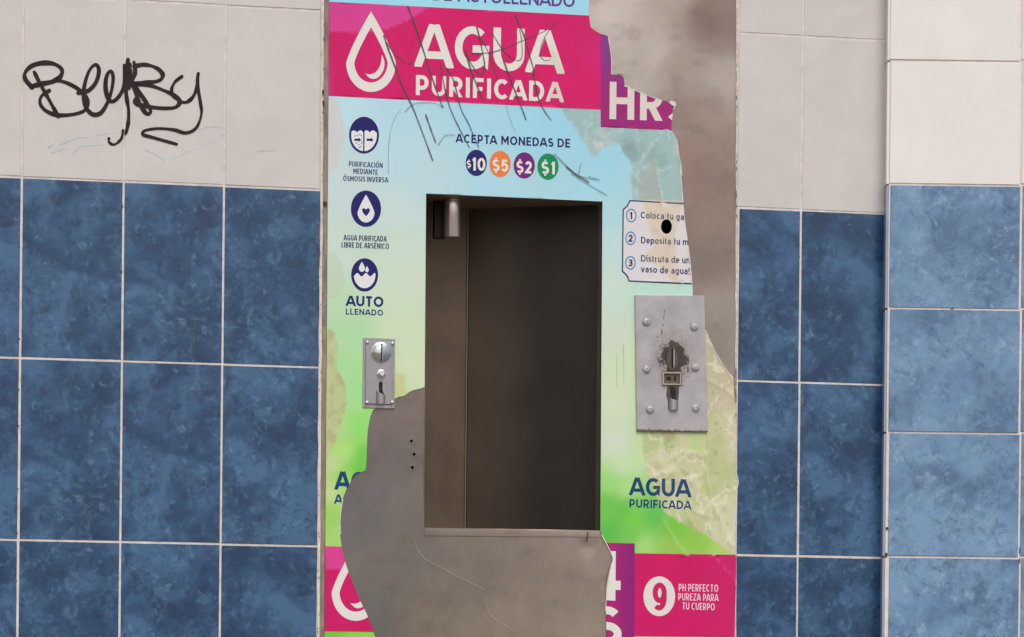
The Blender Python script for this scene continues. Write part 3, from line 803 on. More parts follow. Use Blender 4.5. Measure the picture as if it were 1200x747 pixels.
MET = lerp_cols([(700, -40, 176, 166, 158), (720, 20, 184, 176, 168), (760, 60, 176, 168, 160), (740, 100, 172, 165, 157), (790, -10, 168, 156, 148), (832, 18, 124, 106, 99), (858, 10, 128, 113, 106), (800, 80, 150, 138, 130), (850, 90, 160, 150, 144),
                 (800, 130, 145, 130, 122), (850, 180, 142, 126, 118), (810, 200, 138, 118, 110), (830, 300, 132, 118, 110), (850, 370, 148, 140, 132), (845, 240, 140, 122, 112),
                 (470, 480, 118, 108, 104), (450, 540, 112, 106, 104), (420, 600, 108, 106, 106), (480, 600, 122, 115, 110), (460, 670, 114, 108, 104), (440, 720, 108, 106, 103),
                 (600, 630, 135, 125, 117), (690, 640, 145, 132, 122), (560, 680, 128, 118, 108), (640, 690, 138, 125, 114), (500, 730, 128, 118, 106), (600, 735, 140, 130, 116), (690, 730, 145, 134, 121), (600, 900, 140, 130, 118)])
def metal_color(x, y):  # soft reflections painted into the sheet's tones, with residue mottling
    c = MET(x, y)
    n = fbm(x, y, 44, 1, 4)[:, None]; n2 = fbm(x, y, 8, 5, 3)[:, None]
    n3 = fbm(x + y * .8, y * .25 - x * .2, 5, 7, 3)[:, None]
    c = c * (0.93 + .14 * n) * (0.975 + .05 * n2) * (.97 + .06 * n3)
    c = c * np.array((1.012, .995, .99))
    sp = sstep(fbm(x, y * 1.6, 24, 9, 4), .60, .75)[:, None] * .16
    return c * (1 - sp) + np.array((95, 80, 72)) * sp
def panel_dent(x, y):
    h = 0.0022 * (fbm(x, y, 130, 3, 2) - .5) + 0.0008 * (fbm(x, y, 45, 6, 2) - .5)
    h = h - 0.0030 * np.exp(-((x - 687) ** 2 + (y - 641) ** 2) / 60) - .0008 * np.exp(-((x - 476) ** 2 + (y - 477) ** 2) / 50)
    for q in ((482, 517), (485, 532), (483, 548)): h = h + .0006 * np.exp(-((x - q[0]) ** 2 + (y - q[1]) ** 2) / 18)
    edge = np.minimum(np.abs(x - 380), np.abs(x - 862)); 
    return h * sstep(edge, 0, 30)
P, F = shape2d([PANEL], (), [OPEN] + HOLES, 5)
x, y = P[:, 0], P[:, 1]
W = at(x, y, Y_PANEL + .0012 - panel_dent(x, y))
F = [f if _front(W, f) else f[::-1] for f in F]
metal_c = lin(metal_color(x, y), 1.14)
panel = mesh_obj('front_panel', W, F, M_METAL, vm, metal_c, smooth=True); rel(panel, VO)
# bright rubs, cracks and scratches of the bare sheet
M_SCR = mat('bright_scratch', (186, 178, 168), .45, metal=.3, alpha=.24)
sh = stroke_shapes([(486, 634), (490, 645), (498, 655), (515, 664), (535, 675), (562, 688), (569, 692)], .5) + stroke_shapes([(568, 700), (572, 716), (579, 725), (592, 733), (604, 740)], .5)
o = build2d('scratch', sh, None, 7, m=M_SCR, parent=vm, flat=True); rel(o, VO)
o = build2d('crack', stroke_shapes([(689, 624), (688.5, 628), (687.6, 634)], .6), None, 7, m=M_CHIP, parent=vm, flat=True); rel(o, VO)

# cabinet behind the panel
DARK = mat('cabinet_inside', (28, 24, 22), .8)
cab = MB()
cab.add([(MX0, .004, 0), (MX1 - .003, .004, 0), (MX1 - .003, .004, MZ1), (MX0, .004, MZ1), (MX0, .3, 0), (MX1 - .003, .3, 0), (MX1 - .003, .3, MZ1), (MX0, .3, MZ1)],
        [(5, 4, 7, 6), (4, 0, 3, 7), (1, 5, 6, 2), (3, 2, 6, 7), (4, 5, 1, 0)])
o = cab.build('cabinet', DARK, vm); rel(o, VO)
# flange down the left edge, caulk beside it
fl = [(lx(t) - 5.2, t) for t in range(-120, 1195, 7)]
wob = lambda t, s, a: a * (vnoise(np.array([t / 23.0]), np.array([s + .5]), s)[0] - .5) * 2
fr = [(lx(t) - 0.6 + wob(t, 2, .35), t) for t in range(1194, -121, -7)]
def flange_color(x, y):
    c = np.tile(np.array((132, 118, 104), float), (len(x), 1)); n = fbm(x * 3, y, 14, 3, 3)[:, None]
    return c * (.72 + .5 * n)
o = build2d('edge_flange', [fl + fr], flange_color, 1.5, step=3, m=vcol_mat('dirty_flange', .6, bump=.3), parent=vm, flat=True, stain_amt=0); rel(o, VO)
def caulk_strip(x_of, hw, name, m, seed, y0=-.0035):
    b = MB(); ts = list(range(-110, 1190, 5)); ring = []
    for k, t in enumerate(ts):
        wv = hw * (1 + .35 * wob(t, seed, 1)); cx = x_of(t) + wob(t, seed + 3, .5)
        pts = [at1(cx - wv, t, .0035), at1(cx - wv * .6, t, y0 * .7), at1(cx, t, y0 * (1 + .2 * wob(t, seed + 1, 1))), at1(cx + wv * .6, t, y0 * .7), at1(cx + wv, t, .0035)]
        b.v += [tuple(p) for p in pts]
        if k:
            n = len(b.v)
            for i in range(4): b.f.append((n - 10 + i, n - 9 + i, n - 4 + i, n - 5 + i))
    return b.build(name, m, vm, smooth=True)
o = caulk_strip(lambda t: lx(t) - 7.6, 2.5, 'caulk_bead', mat('old_caulk', (208, 196, 186), .85, var=.18, scale=70, bump=.4), 4); rel(o, VO)
o = caulk_strip(lambda t: 863.9 - t * .0028, 1.7, 'caulk_bead', mat('thin_caulk', (196, 184, 172), .85, var=.3, scale=90, bump=.4), 6, -.0018); rel(o, VO)
ch = []
for (py, hgt_, xx, ww) in ((105, 7, 378.6, 1.2), (118, 8, 379, 1.2), (131, 2, 378.5, .8), (236, 6, 381, 2.2), (44, 5, 379.6, .6)):
    ch.append([(xx - ww, py), (xx + ww, py + .6), (xx + ww * .8, py + hgt_), (xx - ww * .7, py + hgt_ * .8)])
for t in range(0, 747, 4):
    if vnoise(np.array([t / 40.0]), np.array([.5]), 9)[0] > .62 and random.random() < .5:
        cx = 863.6 - t * .0024; ch.append([(cx - .5, t), (cx + .4, t + .3), (cx + .5, t + random.uniform(2, 6)), (cx - .4, t + 2)])
    if random.random() < .14:
        cx = lx(t) - 6 + random.uniform(-2.5, .5); ch.append([(cx - .5, t), (cx + .5, t + .3), (cx + .3, t + random.uniform(1, 2.5)), (cx - .5, t + 1)])
o = build2d('edge_grime', ch, None, 12, m=M_CHIP, parent=vm, flat=True, base_y=-.0012); rel(o, VO); o['kind'] = 'stuff'

# ---- dispensing bay
BAY_D = dict(left=.126, seam=.165, right=.055)
tl, tr_, br, bl = [at1(*p, 0.002) for p in OPEN]
xL, xR = min(tl.x, bl.x) - .003, max(tr_.x, br.x) + .002
zT, zB = max(tl.z, tr_.z) + .001, min(bl.z, br.z) - .012
xs = at1(547.3, 430, BAY_D['seam']).x
bay = empty('dispensing_bay', (0, 0, 0)); bay.parent = vm; bay.location = -VO
def bay_mat(name, c, metal, rough, brown_falloff=None):
    m, t, b = new_mat(name)
    tc = t.nodes.new('ShaderNodeTexCoord')
    big = noise_n(t, tc.outputs['Object'], 6, 5, .6, .5)
    mp = t.nodes.new('ShaderNodeMapping'); mp.inputs['Scale'].default_value = (60, 60, 1.5); t.links.new(tc.outputs['Object'], mp.inputs['Vector'])
    br_ = noise_n(t, mp.outputs[0], 3, 4, .6)
    f = math_n(t, 'ADD', math_n(t, 'MULTIPLY', big, .8), math_n(t, 'MULTIPLY', br_, .2))
    a = lin4(c, 1.0); col = mix_n(t, range_n(t, f, .35, .65), tuple(v * .78 for v in a[:3]) + (1,), tuple(v * 1.22 for v in a[:3]) + (1,))
    if brown_falloff:      # brown smudge beside the seam, also painting the bay's light falloff
        sep = t.nodes.new('ShaderNodeSeparateXYZ'); t.links.new(tc.outputs['Object'], sep.inputs[0])
        xx = math_n(t, 'ADD', sep.outputs['X'], math_n(t, 'MULTIPLY', math_n(t, 'SUBTRACT', noise_n(t, tc.outputs['Object'], 5, 4, .55), .5), .12))
        col = mix_n(t, range_n(t, xx, xs - .01, xs + .135, .72, 0.0), col, lin4(brown_falloff, 1.0))
    t.links.new(col, b.inputs['Base Color']); b.inputs['Metallic'].default_value = metal
    t.links.new(range_n(t, f, .3, .7, rough - .08, rough + .12), b.inputs['Roughness'])
    bp = t.nodes.new('ShaderNodeBump'); bp.inputs['Strength'].default_value = .08; bp.inputs['Distance'].default_value = .001
    t.links.new(br_, bp.inputs['Height']); t.links.new(bp.outputs[0], b.inputs['Normal'])
    return m
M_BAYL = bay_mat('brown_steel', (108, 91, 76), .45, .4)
M_BAYB = bay_mat('dark_steel', (50, 43, 38), .5, .42, brown_falloff=(104, 88, 74))  # back panel: light falling off from the seam is in the colour
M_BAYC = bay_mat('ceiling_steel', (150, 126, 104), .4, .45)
def quad(name, vs, m, parent, sub=1):
    o = mesh_obj(name, vs, [(0, 1, 2, 3)], m, parent); return o
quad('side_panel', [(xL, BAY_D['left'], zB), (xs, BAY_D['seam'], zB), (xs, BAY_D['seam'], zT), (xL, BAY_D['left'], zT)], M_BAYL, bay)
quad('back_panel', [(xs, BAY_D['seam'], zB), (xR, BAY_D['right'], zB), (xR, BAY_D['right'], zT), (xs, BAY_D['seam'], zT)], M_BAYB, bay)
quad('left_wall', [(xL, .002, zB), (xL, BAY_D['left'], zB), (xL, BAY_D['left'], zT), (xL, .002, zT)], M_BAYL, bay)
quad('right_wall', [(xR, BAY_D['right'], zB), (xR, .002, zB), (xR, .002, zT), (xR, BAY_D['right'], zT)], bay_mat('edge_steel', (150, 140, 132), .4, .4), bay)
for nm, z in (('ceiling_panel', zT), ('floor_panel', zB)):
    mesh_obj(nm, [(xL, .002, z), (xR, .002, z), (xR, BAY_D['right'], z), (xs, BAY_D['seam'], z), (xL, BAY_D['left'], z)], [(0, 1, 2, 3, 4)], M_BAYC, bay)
b = MB(); b.box(xs - .0022, xs - .0004, BAY_D['seam'] - .004, BAY_D['seam'] - .0005, zB, zT - .001, .0005)
b.build('seam_trim', mat('seam_steel', (140, 122, 102), .4, metal=.5), bay)
b = MB(); b.box(xs, xs + .0016, BAY_D['seam'] - .0022, BAY_D['seam'] - .0008, zB, zT - .001)
b.build('seam_gap', mat('seam_shadow_gap', (20, 16, 14), .9, k=1), bay)
# folded rim of the opening
P4 = [np.array(at1(*p, Y_PANEL + .0012)) for p in OPEN]; b = MB()
cen = sum(P4) / 4
for i in range(4):
    a, c = P4[i], P4[(i + 1) % 4]
    b.add([a, c, c + np.array((0, .012, 0)), a + np.array((0, .012, 0))], [(0, 1, 2, 3)])
b.build('folded_rim', mat('rim_steel', (110, 100, 94), .5, metal=.5), bay)
lip = build2d('sill_lip', [[(497.6, 619.0), (702.8, 622.6), (702.6, 629.5), (497.4, 627.8)]], lambda x, y: metal_color(x, y) * (.985 + .10 * sstep(y - (x - 497) * .018, 623, 619.5)[:, None]), .2, step=3, m=M_METAL, parent=bay, flat=True, stain_amt=0)  # top edge painted lighter as the fold's highlight
# ---- nozzle
M_STEEL = mat('bright_steel', (220, 206, 198), .2, metal=.85, k=1.2)
M_BLACK = mat('black_recess', (14, 12, 12), .7, k=1)
NY = .06
nz0 = at1(529.8, 278.6, NY); nzc = at1(529.8, 236.5, NY)
b = MB(); R = .0158
b.lathe((nz0.x, NY, nz0.z), 'z', [(R * .62, .03), (R * .86, .03), (R * .86, 0), (R * .96, 0), (R, .0012), (R, nzc.z - nz0.z - .001), (R * .93, nzc.z - nz0.z)], 36)
noz = b.build('nozzle', M_STEEL, vm, smooth=True); rel(noz, VO)
b = MB(); b.lathe((nz0.x, NY, nzc.z), 'z', [(R * .84, 0), (R * .84, .002), (R * .97, .0025), (R * .97, zT - nzc.z - .001)], 36)
o = b.build('nozzle_collar', M_STEEL, vm, smooth=True); rel(o, VO)
bk0 = at1(508.5, 278.8, .09); bk1 = at1(521, 238, .09)  # dark block added as the nozzle's reflection in the side panel
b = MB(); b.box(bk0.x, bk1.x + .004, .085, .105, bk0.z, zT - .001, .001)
o = b.build('nozzle_reflection_block', mat('nozzle_reflection', (24, 18, 15), .55, k=1), vm); rel(o, VO)

# ---- vinyl print
ST_RIGHT = [(706.0, 236.4)]
TEAR_TOP = [(690, TOPY), (690, 10), (690.4, 19), (692, 32), (697, 36), (704, 40), (709, 41), (713, 43), (714.6, 50), (716, 58), (716.6, 68), (717, 77), (717, 87.5), (722, 87.8), (726, 88), (729, 89.6), (731, 92), (731.6, 96), (732, 100), (737, 102), (742, 104.5),
            (750, 107.6), (758, 111), (768, 114.6), (777.5, 118), (785.6, 119.6), (787, 117.4), (792, 117.4), (791, 124), (788, 129), (788.4, 134), (788, 138), (786.5, 151), (790, 157.5), (793.6, 164), (795, 173.6), (794.6, 178), (795, 183), (798, 190), (798.5, 206), (800, 225), (801, 238), (802, 254), (804, 268), (806, 282),
            (808.7, 302.5), (810.6, 321), (811.5, 334), (812, 344.7), (812, 352), (822, 380), (828, 387.6), (831, 395), (833.8, 402), (837, 409), (840.5, 415.7), (847, 429), (854, 437), (859, 441), (860, 448), (860.6, 464), (861.8, 480), (861.4, 492), (862.6, 510), (862.9, 530), (864, 547), (863, 552), (866, 565), (864.2, 574), (863.8, 600), (863.4, 625), (862.9, 649), (862, 700), (861, 747), (859.6, 780), (858, BOT)]
TEAR_BR = [(716, BOT), (713, 900), (710.9, 747), (710, 716), (711.6, 693), (714.5, 672.4), (717.5, 662), (719, 655), (715.5, 645), (711.6, 637), (707, 630), (703.5, 621.6)]
TEAR_BL = [(497.6, 454), (489.6, 456.5), (484, 457.6), (479, 460), (476, 462.6), (472, 464.6), (467, 465.4), (461.6, 468), (449, 474), (441, 478), (437, 481), (433.6, 489.6), (431.4, 502), (430.4, 512), (430, 522.7), (429, 548), (427.6, 552), (419, 554.7), (414, 559.6), (410.6, 566), (405.5, 575), (402, 583.7), (400, 592), (398.5, 602.6), (397.8, 614), (398.5, 626), (400.5, 643), (406, 663.6), (413.6, 684), (422, 704), (429.5, 719), (435, 733), (439.7, 747), (448, 775), (470, 830), (500, 900), (540, BOT)]
STICK = TEAR_TOP + TEAR_BR + [(706.0, 236.4), (499.3, 227)] + TEAR_BL + [(lx(BOT), BOT), (lx(747), 747), (lx(TOPY), TOPY)]
HOLE = [HOLES[3]]
stk = build2d('vinyl_print', [STICK], sticker_color, 1, (), HOLE, 2.2, parent=vm); rel(stk, VO)
SC = [STICK]
def add(o):
    if o is not None: return o
PINKTOP = [(300, -2.5), (386, 2.2), (690.5, 18.4), (720, 20), (720, 129.6), (704, 128.9), (385, 112.6), (300, 108)]
build2d('pink_banner', [PINKTOP], pink_color, 2, [[(lx(0), -10), (704, -10), (704, 200), (lx(200), 200)], STICK], (), 3, parent=stk, stain_amt=0)
build2d('purple_panel', [[(703.8, 30), (800, 34), (800, 153.7), (704, 149.2)]], purple_color, 2, SC, (), 3, parent=stk, stain_amt=0)
build2d('pink_banner', [[(370, 640), (412, 641), (450, 742), (440, 741), (375, 740)]], pink2_color, 2, SC, (), 3, parent=stk, stain_amt=0)
build2d('purple_panel', [[(700, 636), (743.9, 637), (743.4, 800), (742, 900), (700, 900)]], purple2_color, 2, SC, (), 3, parent=stk, stain_amt=0)
build2d('pink_banner', [[(744, 648.6), (870, 650.4), (870, 747.2), (742.9, 745.8)]], pink2_color, 2, SC, (), 3, parent=stk)
NAVY = (34, 28, 96); NAVY2 = (26, 62, 108); CREAM = (216, 212, 205); PURP = (96, 52, 134)
BAN = SC
L = lambda *a, **k: lettering(*a, parent=stk, clips=k.pop('clips', ()), **k)
L('DE AUTOLLENADO', 507, 0.4, 673.4, 8.7, 14.5, .17, PURP, 2, gap=.10)
L('AGUA', 486.8, 78.2, 660.3, 87.0, 50.6, .175, CREAM, 3, gap=.09, st=1.0, step=6)
L('PURIFICADA', 487.3, 111.6, 660.2, 120.2, 23.6, .195, CREAM, 3, gap=.16, st=1.0)
L('HR', 714.2, 139.8, 777.2, 142.0, 43.9, .18, (210, 200, 192), 3, gap=.17, clips=SC, st=0)
L('S', 780.6, 142.6, 807, 143.6, 43.9, .2, (210, 200, 192), 3, clips=SC, st=0)
L('ACEPTA MONEDAS DE', 534, 167.2, 668.4, 173.3, 10.2, .185, (38, 26, 92), 2, gap=.15)
for (cx, cy), c in (((558.2, 191.1), (36, 32, 102)), ((586.1, 192.5), (222, 122, 58)), ((614.3, 194.1), (104, 34, 112)), ((642.2, 195.5), (18, 132, 84))):
    build2d('price_dot', [ellipse(cx, cy, 12.4, 15.4)], c, 2, parent=stk, stain_amt=.3)
L('$', 546.9, 196.6, 551.9, 196.8, 8.4, .2, CREAM, 3)
L('10', 552.8, 200, 568.8, 200.6, 15.2, .19, CREAM, 3)
L('$5', 576.9, 200.9, 595.7, 201.7, 14.2, .2, CREAM, 3)
L('$2', 605, 202.9, 623.4, 203.7, 14.4, .2, CREAM, 3)
L('$1', 634.4, 204.1, 650.2, 204.8, 15, .2, CREAM, 3)
# droplet emblem (outer, inner, crescent)
def drop(cx, tip, bot, hwid, n=26):
    """teardrop outline, point up"""
    h = bot - tip; r = hwid; yc = bot - h * .365
    out = []
    for i in range(n + 1):
        t = i / n * math.pi + 0.0      # right side -> bottom -> left side
        out.append((cx + r * math.cos(t), yc + (bot - yc) * math.sin(t)))
    left = [(cx - r * (1 - s) ** .92 * (1 - .0 * s) * (1 + .30 * s * (1 - s)), yc - (yc - tip) * s) for s in [k / 10 for k in range(1, 11)]]
    right = [(2 * cx - a, b) for a, b in left[::-1]][1:]
    return out + left + right
def emblem(cx, tip, bot, hw, clips):
    c = CREAM
    s = (bot - tip) / 94.3
    build2d('droplet_ring', [drop(cx, tip, bot, hw)], c, 3, clips, [drop(cx, tip + 18.4 * s, bot - 11.1 * s, hw - 9.6 * s)], 0, parent=stk, stain_amt=1)
    cr = [(-6.6, 72.8), (-2, 73.7), (2, 73), (5.6, 70.8), (9, 67), (11.4, 61.5), (12.3, 56), (12.4, 50.8), (14.6, 54.6), (15.8, 59.5), (15.7, 64), (14.4, 69), (12.3, 73), (9.4, 76.4), (6, 78.5), (2.5, 79.2), (-1, 78.4), (-4, 76)]
    cr = [(cx + a * s * 1.0, tip + b * s) for a, b in cr]
    build2d('droplet_glint', [cr], c, 3, clips, parent=stk, stain_amt=.5)
emblem(434.8, 13.7, 108, 29.1, ())
emblem(417.0, 636.5, 727.8, 28.4, SC)
# icons
def icon(cx, cy, rx, ry, k):
    build2d('icon_disc', [ellipse(cx, cy, rx, ry, 48)], NAVY, 2, parent=stk, stain_amt=.3)
    W_ = (214, 216, 216); q = lambda n, s, **kw: build2d(n, s, W_, 3, parent=stk, stain_amt=.3, **kw)
    if k == 0:
        inner = ellipse(cx, cy, rx * .86, ry * .87, 40)
        wave = [(cx - 20, cy + 26)] + [(cx - 20 + i * .8, cy - 3.0 - 2.6 * abs(math.sin((i * .8 - 20) * .42 + .3))) for i in range(51)] + [(cx + 20, cy + 26)]
        div = [(cx - .9, cy - 12), (cx + .7, cy - 12), (cx + .5, cy + 24), (cx - 1.1, cy + 24)]
        arw = lambda x0: [(x0, cy + 4), (x0 + 5, cy + 4.2), (x0 + 5, cy + 2.6), (x0 + 8, cy + 5.6), (x0 + 5, cy + 8.2), (x0 + 5, cy + 6.8), (x0, cy + 6.8)]
        dots = [ellipse(cx + a, cy + b, .7, .8, 8) for a, b in ((-9, 9.5), (-6, 11), (-4, 13.5), (-8, .5), (-5, -.5), (-3, 10), (-10.6, 1), (-5.4, 14.5), (-3, .6), (-2.8, 7.8))]
        build2d('icon_mark', [inner], W_, 3, [wave], [div, arw(cx - 11.4), arw(cx + 3)] + dots, parent=stk, stain_amt=.3)
    elif k == 1:
        hx, hy = cx, cy + 3.4
        heart = [(hx + 4.6 * (math.sin(t) ** 3), hy - (4.6 * math.cos(t) - 1.8 * math.cos(2 * t) - .7 * math.cos(3 * t)) * 1.0) for t in [2 * math.pi * i / 28 for i in range(28)]]
        build2d('icon_mark', [drop(cx, cy - 16.6, cy + 16.2, 9.9)], W_, 3, (), [heart], parent=stk, stain_amt=.3)
    else:
        inner = ellipse(cx, cy, rx * .80, ry * .80, 40)
        wave = [(cx - 20, cy + 26)] + [(cx - 20 + i * .8, cy - .2 - 2.0 * math.sin((i * .8 - 20) * .62 + .6)) for i in range(51)] + [(cx + 20, cy + 26)]
        build2d('icon_mark', [inner], W_, 3, [wave], parent=stk, stain_amt=.3)
        for a, b, h, w_ in ((-3.2, -15.6, 12, 3.6), (2.8, -10.5, 7.4, 2.2)):
            build2d('icon_mark', [drop(cx + a, cy + b, cy + b + h, w_, 12)], W_, 3, parent=stk, stain_amt=.3)
icon(426.6, 158.6, 17.5, 21.6, 0); icon(428.9, 244.8, 17.7, 21.3, 1); icon(427.3, 322.4, 15.8, 19.5, 2)
T1 = (30, 38, 88)
L('PURIFICACIÓN', 409, 195.2, 448.4, 197.2, 6.1, .15, T1, 2, gap=.15)
L('MEDIANTE', 414, 203.6, 442.8, 205.3, 6.1, .15, T1, 2, gap=.15)
L('ÓSMOSIS INVERSA', 402.2, 212.2, 455, 214.2, 6.1, .15, T1, 2, gap=.15)
L('AGUA PURIFICADA', 402.7, 281.8, 453.2, 283.4, 6.4, .15, T1, 2, gap=.15)
L('LIBRE DE ARSÉNICO', 400.2, 290.2, 455.8, 292.1, 6.4, .15, T1, 2, gap=.15)
L('AUTO', 405.4, 358.6, 449.2, 360.1, 12.2, .21, (30, 34, 100), 2, gap=.10)
L('LLENADO', 405.2, 368.7, 448.8, 370.2, 6.9, .19, (30, 34, 100), 2, gap=.18)
# instruction card
CARD = [(737.5, 234.6), (830, 239.6), (830, 334.4), (736.6, 330.3), (735.5, 326.5), (733.4, 323), (728.7, 318.4), (729.6, 245.3), (733.6, 242.3), (736, 238.8)]
CARDI = [(738.6, 236.2), (830, 241.2), (830, 332.8), (737.8, 328.8), (736.6, 325.2), (734.4, 321.6), (730.2, 317.6), (731.0, 246.2), (734.8, 243.2), (737.3, 239.4)]
build2d('card_border', [CARD], (40, 42, 92), 2, SC, [CARDI] + HOLE, 3, parent=stk, stain_amt=.1)
build2d('instruction_card', [CARDI], lambda x, y: np.tile(np.array((208, 203, 206), float), (len(x), 1)), 2, SC, HOLE, 2.5, parent=stk)
for (cx, cy), d in (((739.8, 252.8), '1'), ((739.0, 279.4), '2'), ((738.8, 308.2), '3')):
    build2d('number_ring', [ellipse(cx, cy, 6.1, 8.0, 32)], (44, 124, 178), 3, (), [ellipse(cx, cy, 4.9, 6.7, 32)], parent=stk, stain_amt=.1)
    x0, x1 = (cx - 1.9, cx + 1.0) if d == '1' else (cx - 2.6, cx + 2.6)
    L(d, x0, cy + 4.1, x1, cy + 4.2, 8.2, .2, (36, 34, 84), 3)
TX = (46, 46, 84)
L('Coloca tu ga', 750.8, 255.9, 801.4, 258.2, 7.6, .155, TX, 3, clips=SC)
L('Deposita tu m', 751.2, 285.3, 806.6, 287.6, 7.6, .155, TX, 3, clips=SC)
L('Disfruta de un', 751.2, 306.7, 808.2, 309.0, 7.6, .155, TX, 3, clips=SC)
L('vaso de agua!!', 751.2, 319.2, 810.0, 321.9, 7.6, .155, TX, 3, clips=SC)
L('AGUA', 737.6, 580.4, 809.8, 583, 21, .19, NAVY2, 2, gap=.09, step=3, st=.05)
L('PURIFICADA', 737.6, 594.9, 810, 597.2, 9.9, .19, NAVY2, 2, gap=.14, step=3, st=.05)
L('AGUA', 392.4, 573.8, 464.6, 576.4, 21.6, .2, NAVY2, 2, gap=.09, clips=SC)
L('A', 391.8, 590.4, 401.6, 590.7, 11, .2, NAVY2, 2, clips=SC)
L('4', 685, 702.5, 727.4, 704.5, 58, .185, CREAM, 3, clips=SC)
L('S', 695, 756, 728.4, 757.6, 46, .2, CREAM, 3, clips=SC)
build2d('nine_disc', [ellipse(772.6, 699, 18.6, 23.3, 48)], (216, 208, 204), 3, parent=stk, stain_amt=.3)
L('9', 764.6, 715.2, 781.2, 716.0, 32.6, .185, (190, 32, 92), 4)
PK = (228, 190, 204)
L('PH PERFECTO', 795.3, 692.9, 841.6, 694, 8.6, .13, PK, 3, gap=.14)
L('PUREZA PARA', 794.8, 703.6, 842, 704.8, 8.3, .13, PK, 3, gap=.14)
L('TU CUERPO', 799.5, 714.4, 837.6, 715.6, 8.3, .13, PK, 3, gap=.14)

# marker scribbles over the print
SCR = [([(478, 8), (487, 32), (495, 56), (505, 87), (511, 105), (516.5, 120), (519, 126)], .95, 0),
       ([(450, 42), (454, 55), (463.5, 80), (471, 100), (484, 127), (496, 158), (507, 188)], 1.0, 0),
       ([(453, 50), (462, 63), (470, 70), (478, 75), (483, 74)], .55, 0), ([(483, 74), (487, 64), (488, 50)], .5, 1),
       ([(516.5, 77), (521, 103), (527.6, 127), (537.8, 149.5), (550, 173)], .75, 0),
       ([(523, 80), (532, 96), (540, 127), (549, 145), (561, 173)], .75, 0),
       ([(559, 32), (565, 59), (568, 78), (565, 87), (561, 87), (551, 73), (545.8, 59)], .8, 0), ([(545.8, 59), (548, 70), (555, 90.5), (566, 118)], 1.0, 0),
       ([(562, 42), (572, 61), (582.7, 92)], .6, 0), ([(577.4, 40), (589.6, 59), (602, 69.6), (609, 71), (612, 64.4), (611.4, 48.7), (609, 35)], .55, 0),
       ([(603.6, 17), (608, 28), (614, 42), (620, 63), (626, 83.5)], .85, 0),
       ([(553, 62.7), (575.7, 61.8), (598, 54), (624.4, 42.6), (640, 36)], .6, 0), ([(654, 25), (642, 38), (635, 52), (633, 64), (638, 71), (645, 70)], .5, 0),
       ([(589.6, 69.6), (596.6, 89), (605, 111), (611, 126), (616.5, 140.5)], .9, 0), ([(624.4, 83.5), (631, 115), (638, 130), (645.8, 141)], .8, 0),
       ([(499, 135), (505, 152), (510.8, 167.5)], .9, 0), ([(555, 88), (552, 104)], .7, 0),
       ([(474.8, 131.5), (482, 124), (490.5, 121), (508.5, 121), (518.6, 126)], .7, 1), ([(514, 170), (519.8, 161), (526, 158.4), (533, 158.5)], .7, 1),
       ([(650, 181), (666, 197), (679.5, 210), (711, 229)], 1.0, 1), ([(664, 196), (676, 205), (690, 214)], 1.0, 0), ([(670, 204), (688.5, 209), (702, 211), (690, 207)], .8, 1), ([(678, 204), (681, 192)], .7, 1),
       ([(455, 204), (456, 165), (462, 140), (470, 128)], .4, 1), ([(593, 124), (598, 140), (604, 155)], .4, 1),
       ([(723, 415), (723, 455)], .25, 1), ([(731, 405), (731, 450)], .25, 1)]
for k_, (pts, w_, kk) in enumerate(SCR):
    build2d('marker_stroke', stroke_shapes(pts, w_ * 1.12, 5, taper=.35), None, 5 + .05 * k_, m=(M_SCRIB, M_SCRIBF)[kk], parent=stk)
# pale paper core showing where the vinyl tore
EDGE = [[(792.6, 166), (794.4, 174), (794.3, 182), (797.2, 190), (798, 206), (799.3, 225), (800.2, 237)], [(713, 43.6), (716.6, 68), (716.6, 87)], [(732, 100.6), (742, 105), (758, 111.6), (777, 118.4)], [(834, 403), (840, 416), (853, 436), (859, 446)],
        [(862, 512), (863.4, 546), (862.4, 552), (865, 565), (863.6, 574), (863.2, 600), (862.8, 625), (862.4, 648)], [(705, 627), (711, 638), (715, 646), (718.4, 655), (717, 662), (714, 673), (711, 694), (709.6, 716)], [(806.6, 290), (809.8, 321), (811, 334)]]
def curl(name, base, tip_off, lift):
    # a sliver of vinyl along the tear, its free side bent away from the metal
    n = len(base); rows = []
    for j in range(5):
        s_ = j / 4; rows.append([tuple(at1(bx + tip_off[0] * s_, by + tip_off[1] * s_, Y_PANEL - .0009 - lift * s_ ** 1.6 * (math.sin(math.pi * i / (n - 1)) + .1))) for i, (bx, by) in enumerate(base)])
    V_ = [p for r in rows for p in r]; F_ = [(j * n + i, j * n + i + 1, (j + 1) * n + i + 1, (j + 1) * n + i) for j in range(4) for i in range(n - 1)]
    return mesh_obj(name, V_, F_, M_PAPER, stk, smooth=True)
curl('curled_flap', [(785, 119.6), (788, 117.6), (792, 117.4), (791, 124), (788.4, 129)], (1.8, -1.0), .004)
curl('curled_flap', [(794, 176), (795.2, 183), (797, 188), (798, 194), (798.5, 206)], (1.6, .2), .005)
curl('curled_flap', [(718, 87.6), (722, 87.9), (726, 88.1), (729, 89.6), (731, 92)], (1.2, -1.6), .003)
curl('curled_flap', [(401, 585), (399.5, 594), (398.4, 603), (397.8, 614), (398.5, 626)], (1.4, 0), .003)
curl('curled_flap', [(718, 660), (716.4, 666), (714.6, 673), (713, 682), (711.6, 693)], (-1.5, 0), .004)
for k_, pts in enumerate(EDGE):
    build2d('torn_edge', stroke_shapes(pts, .55 if k_ else .8, 5, taper=.3), None, 4.6, m=M_PAPER, parent=stk)

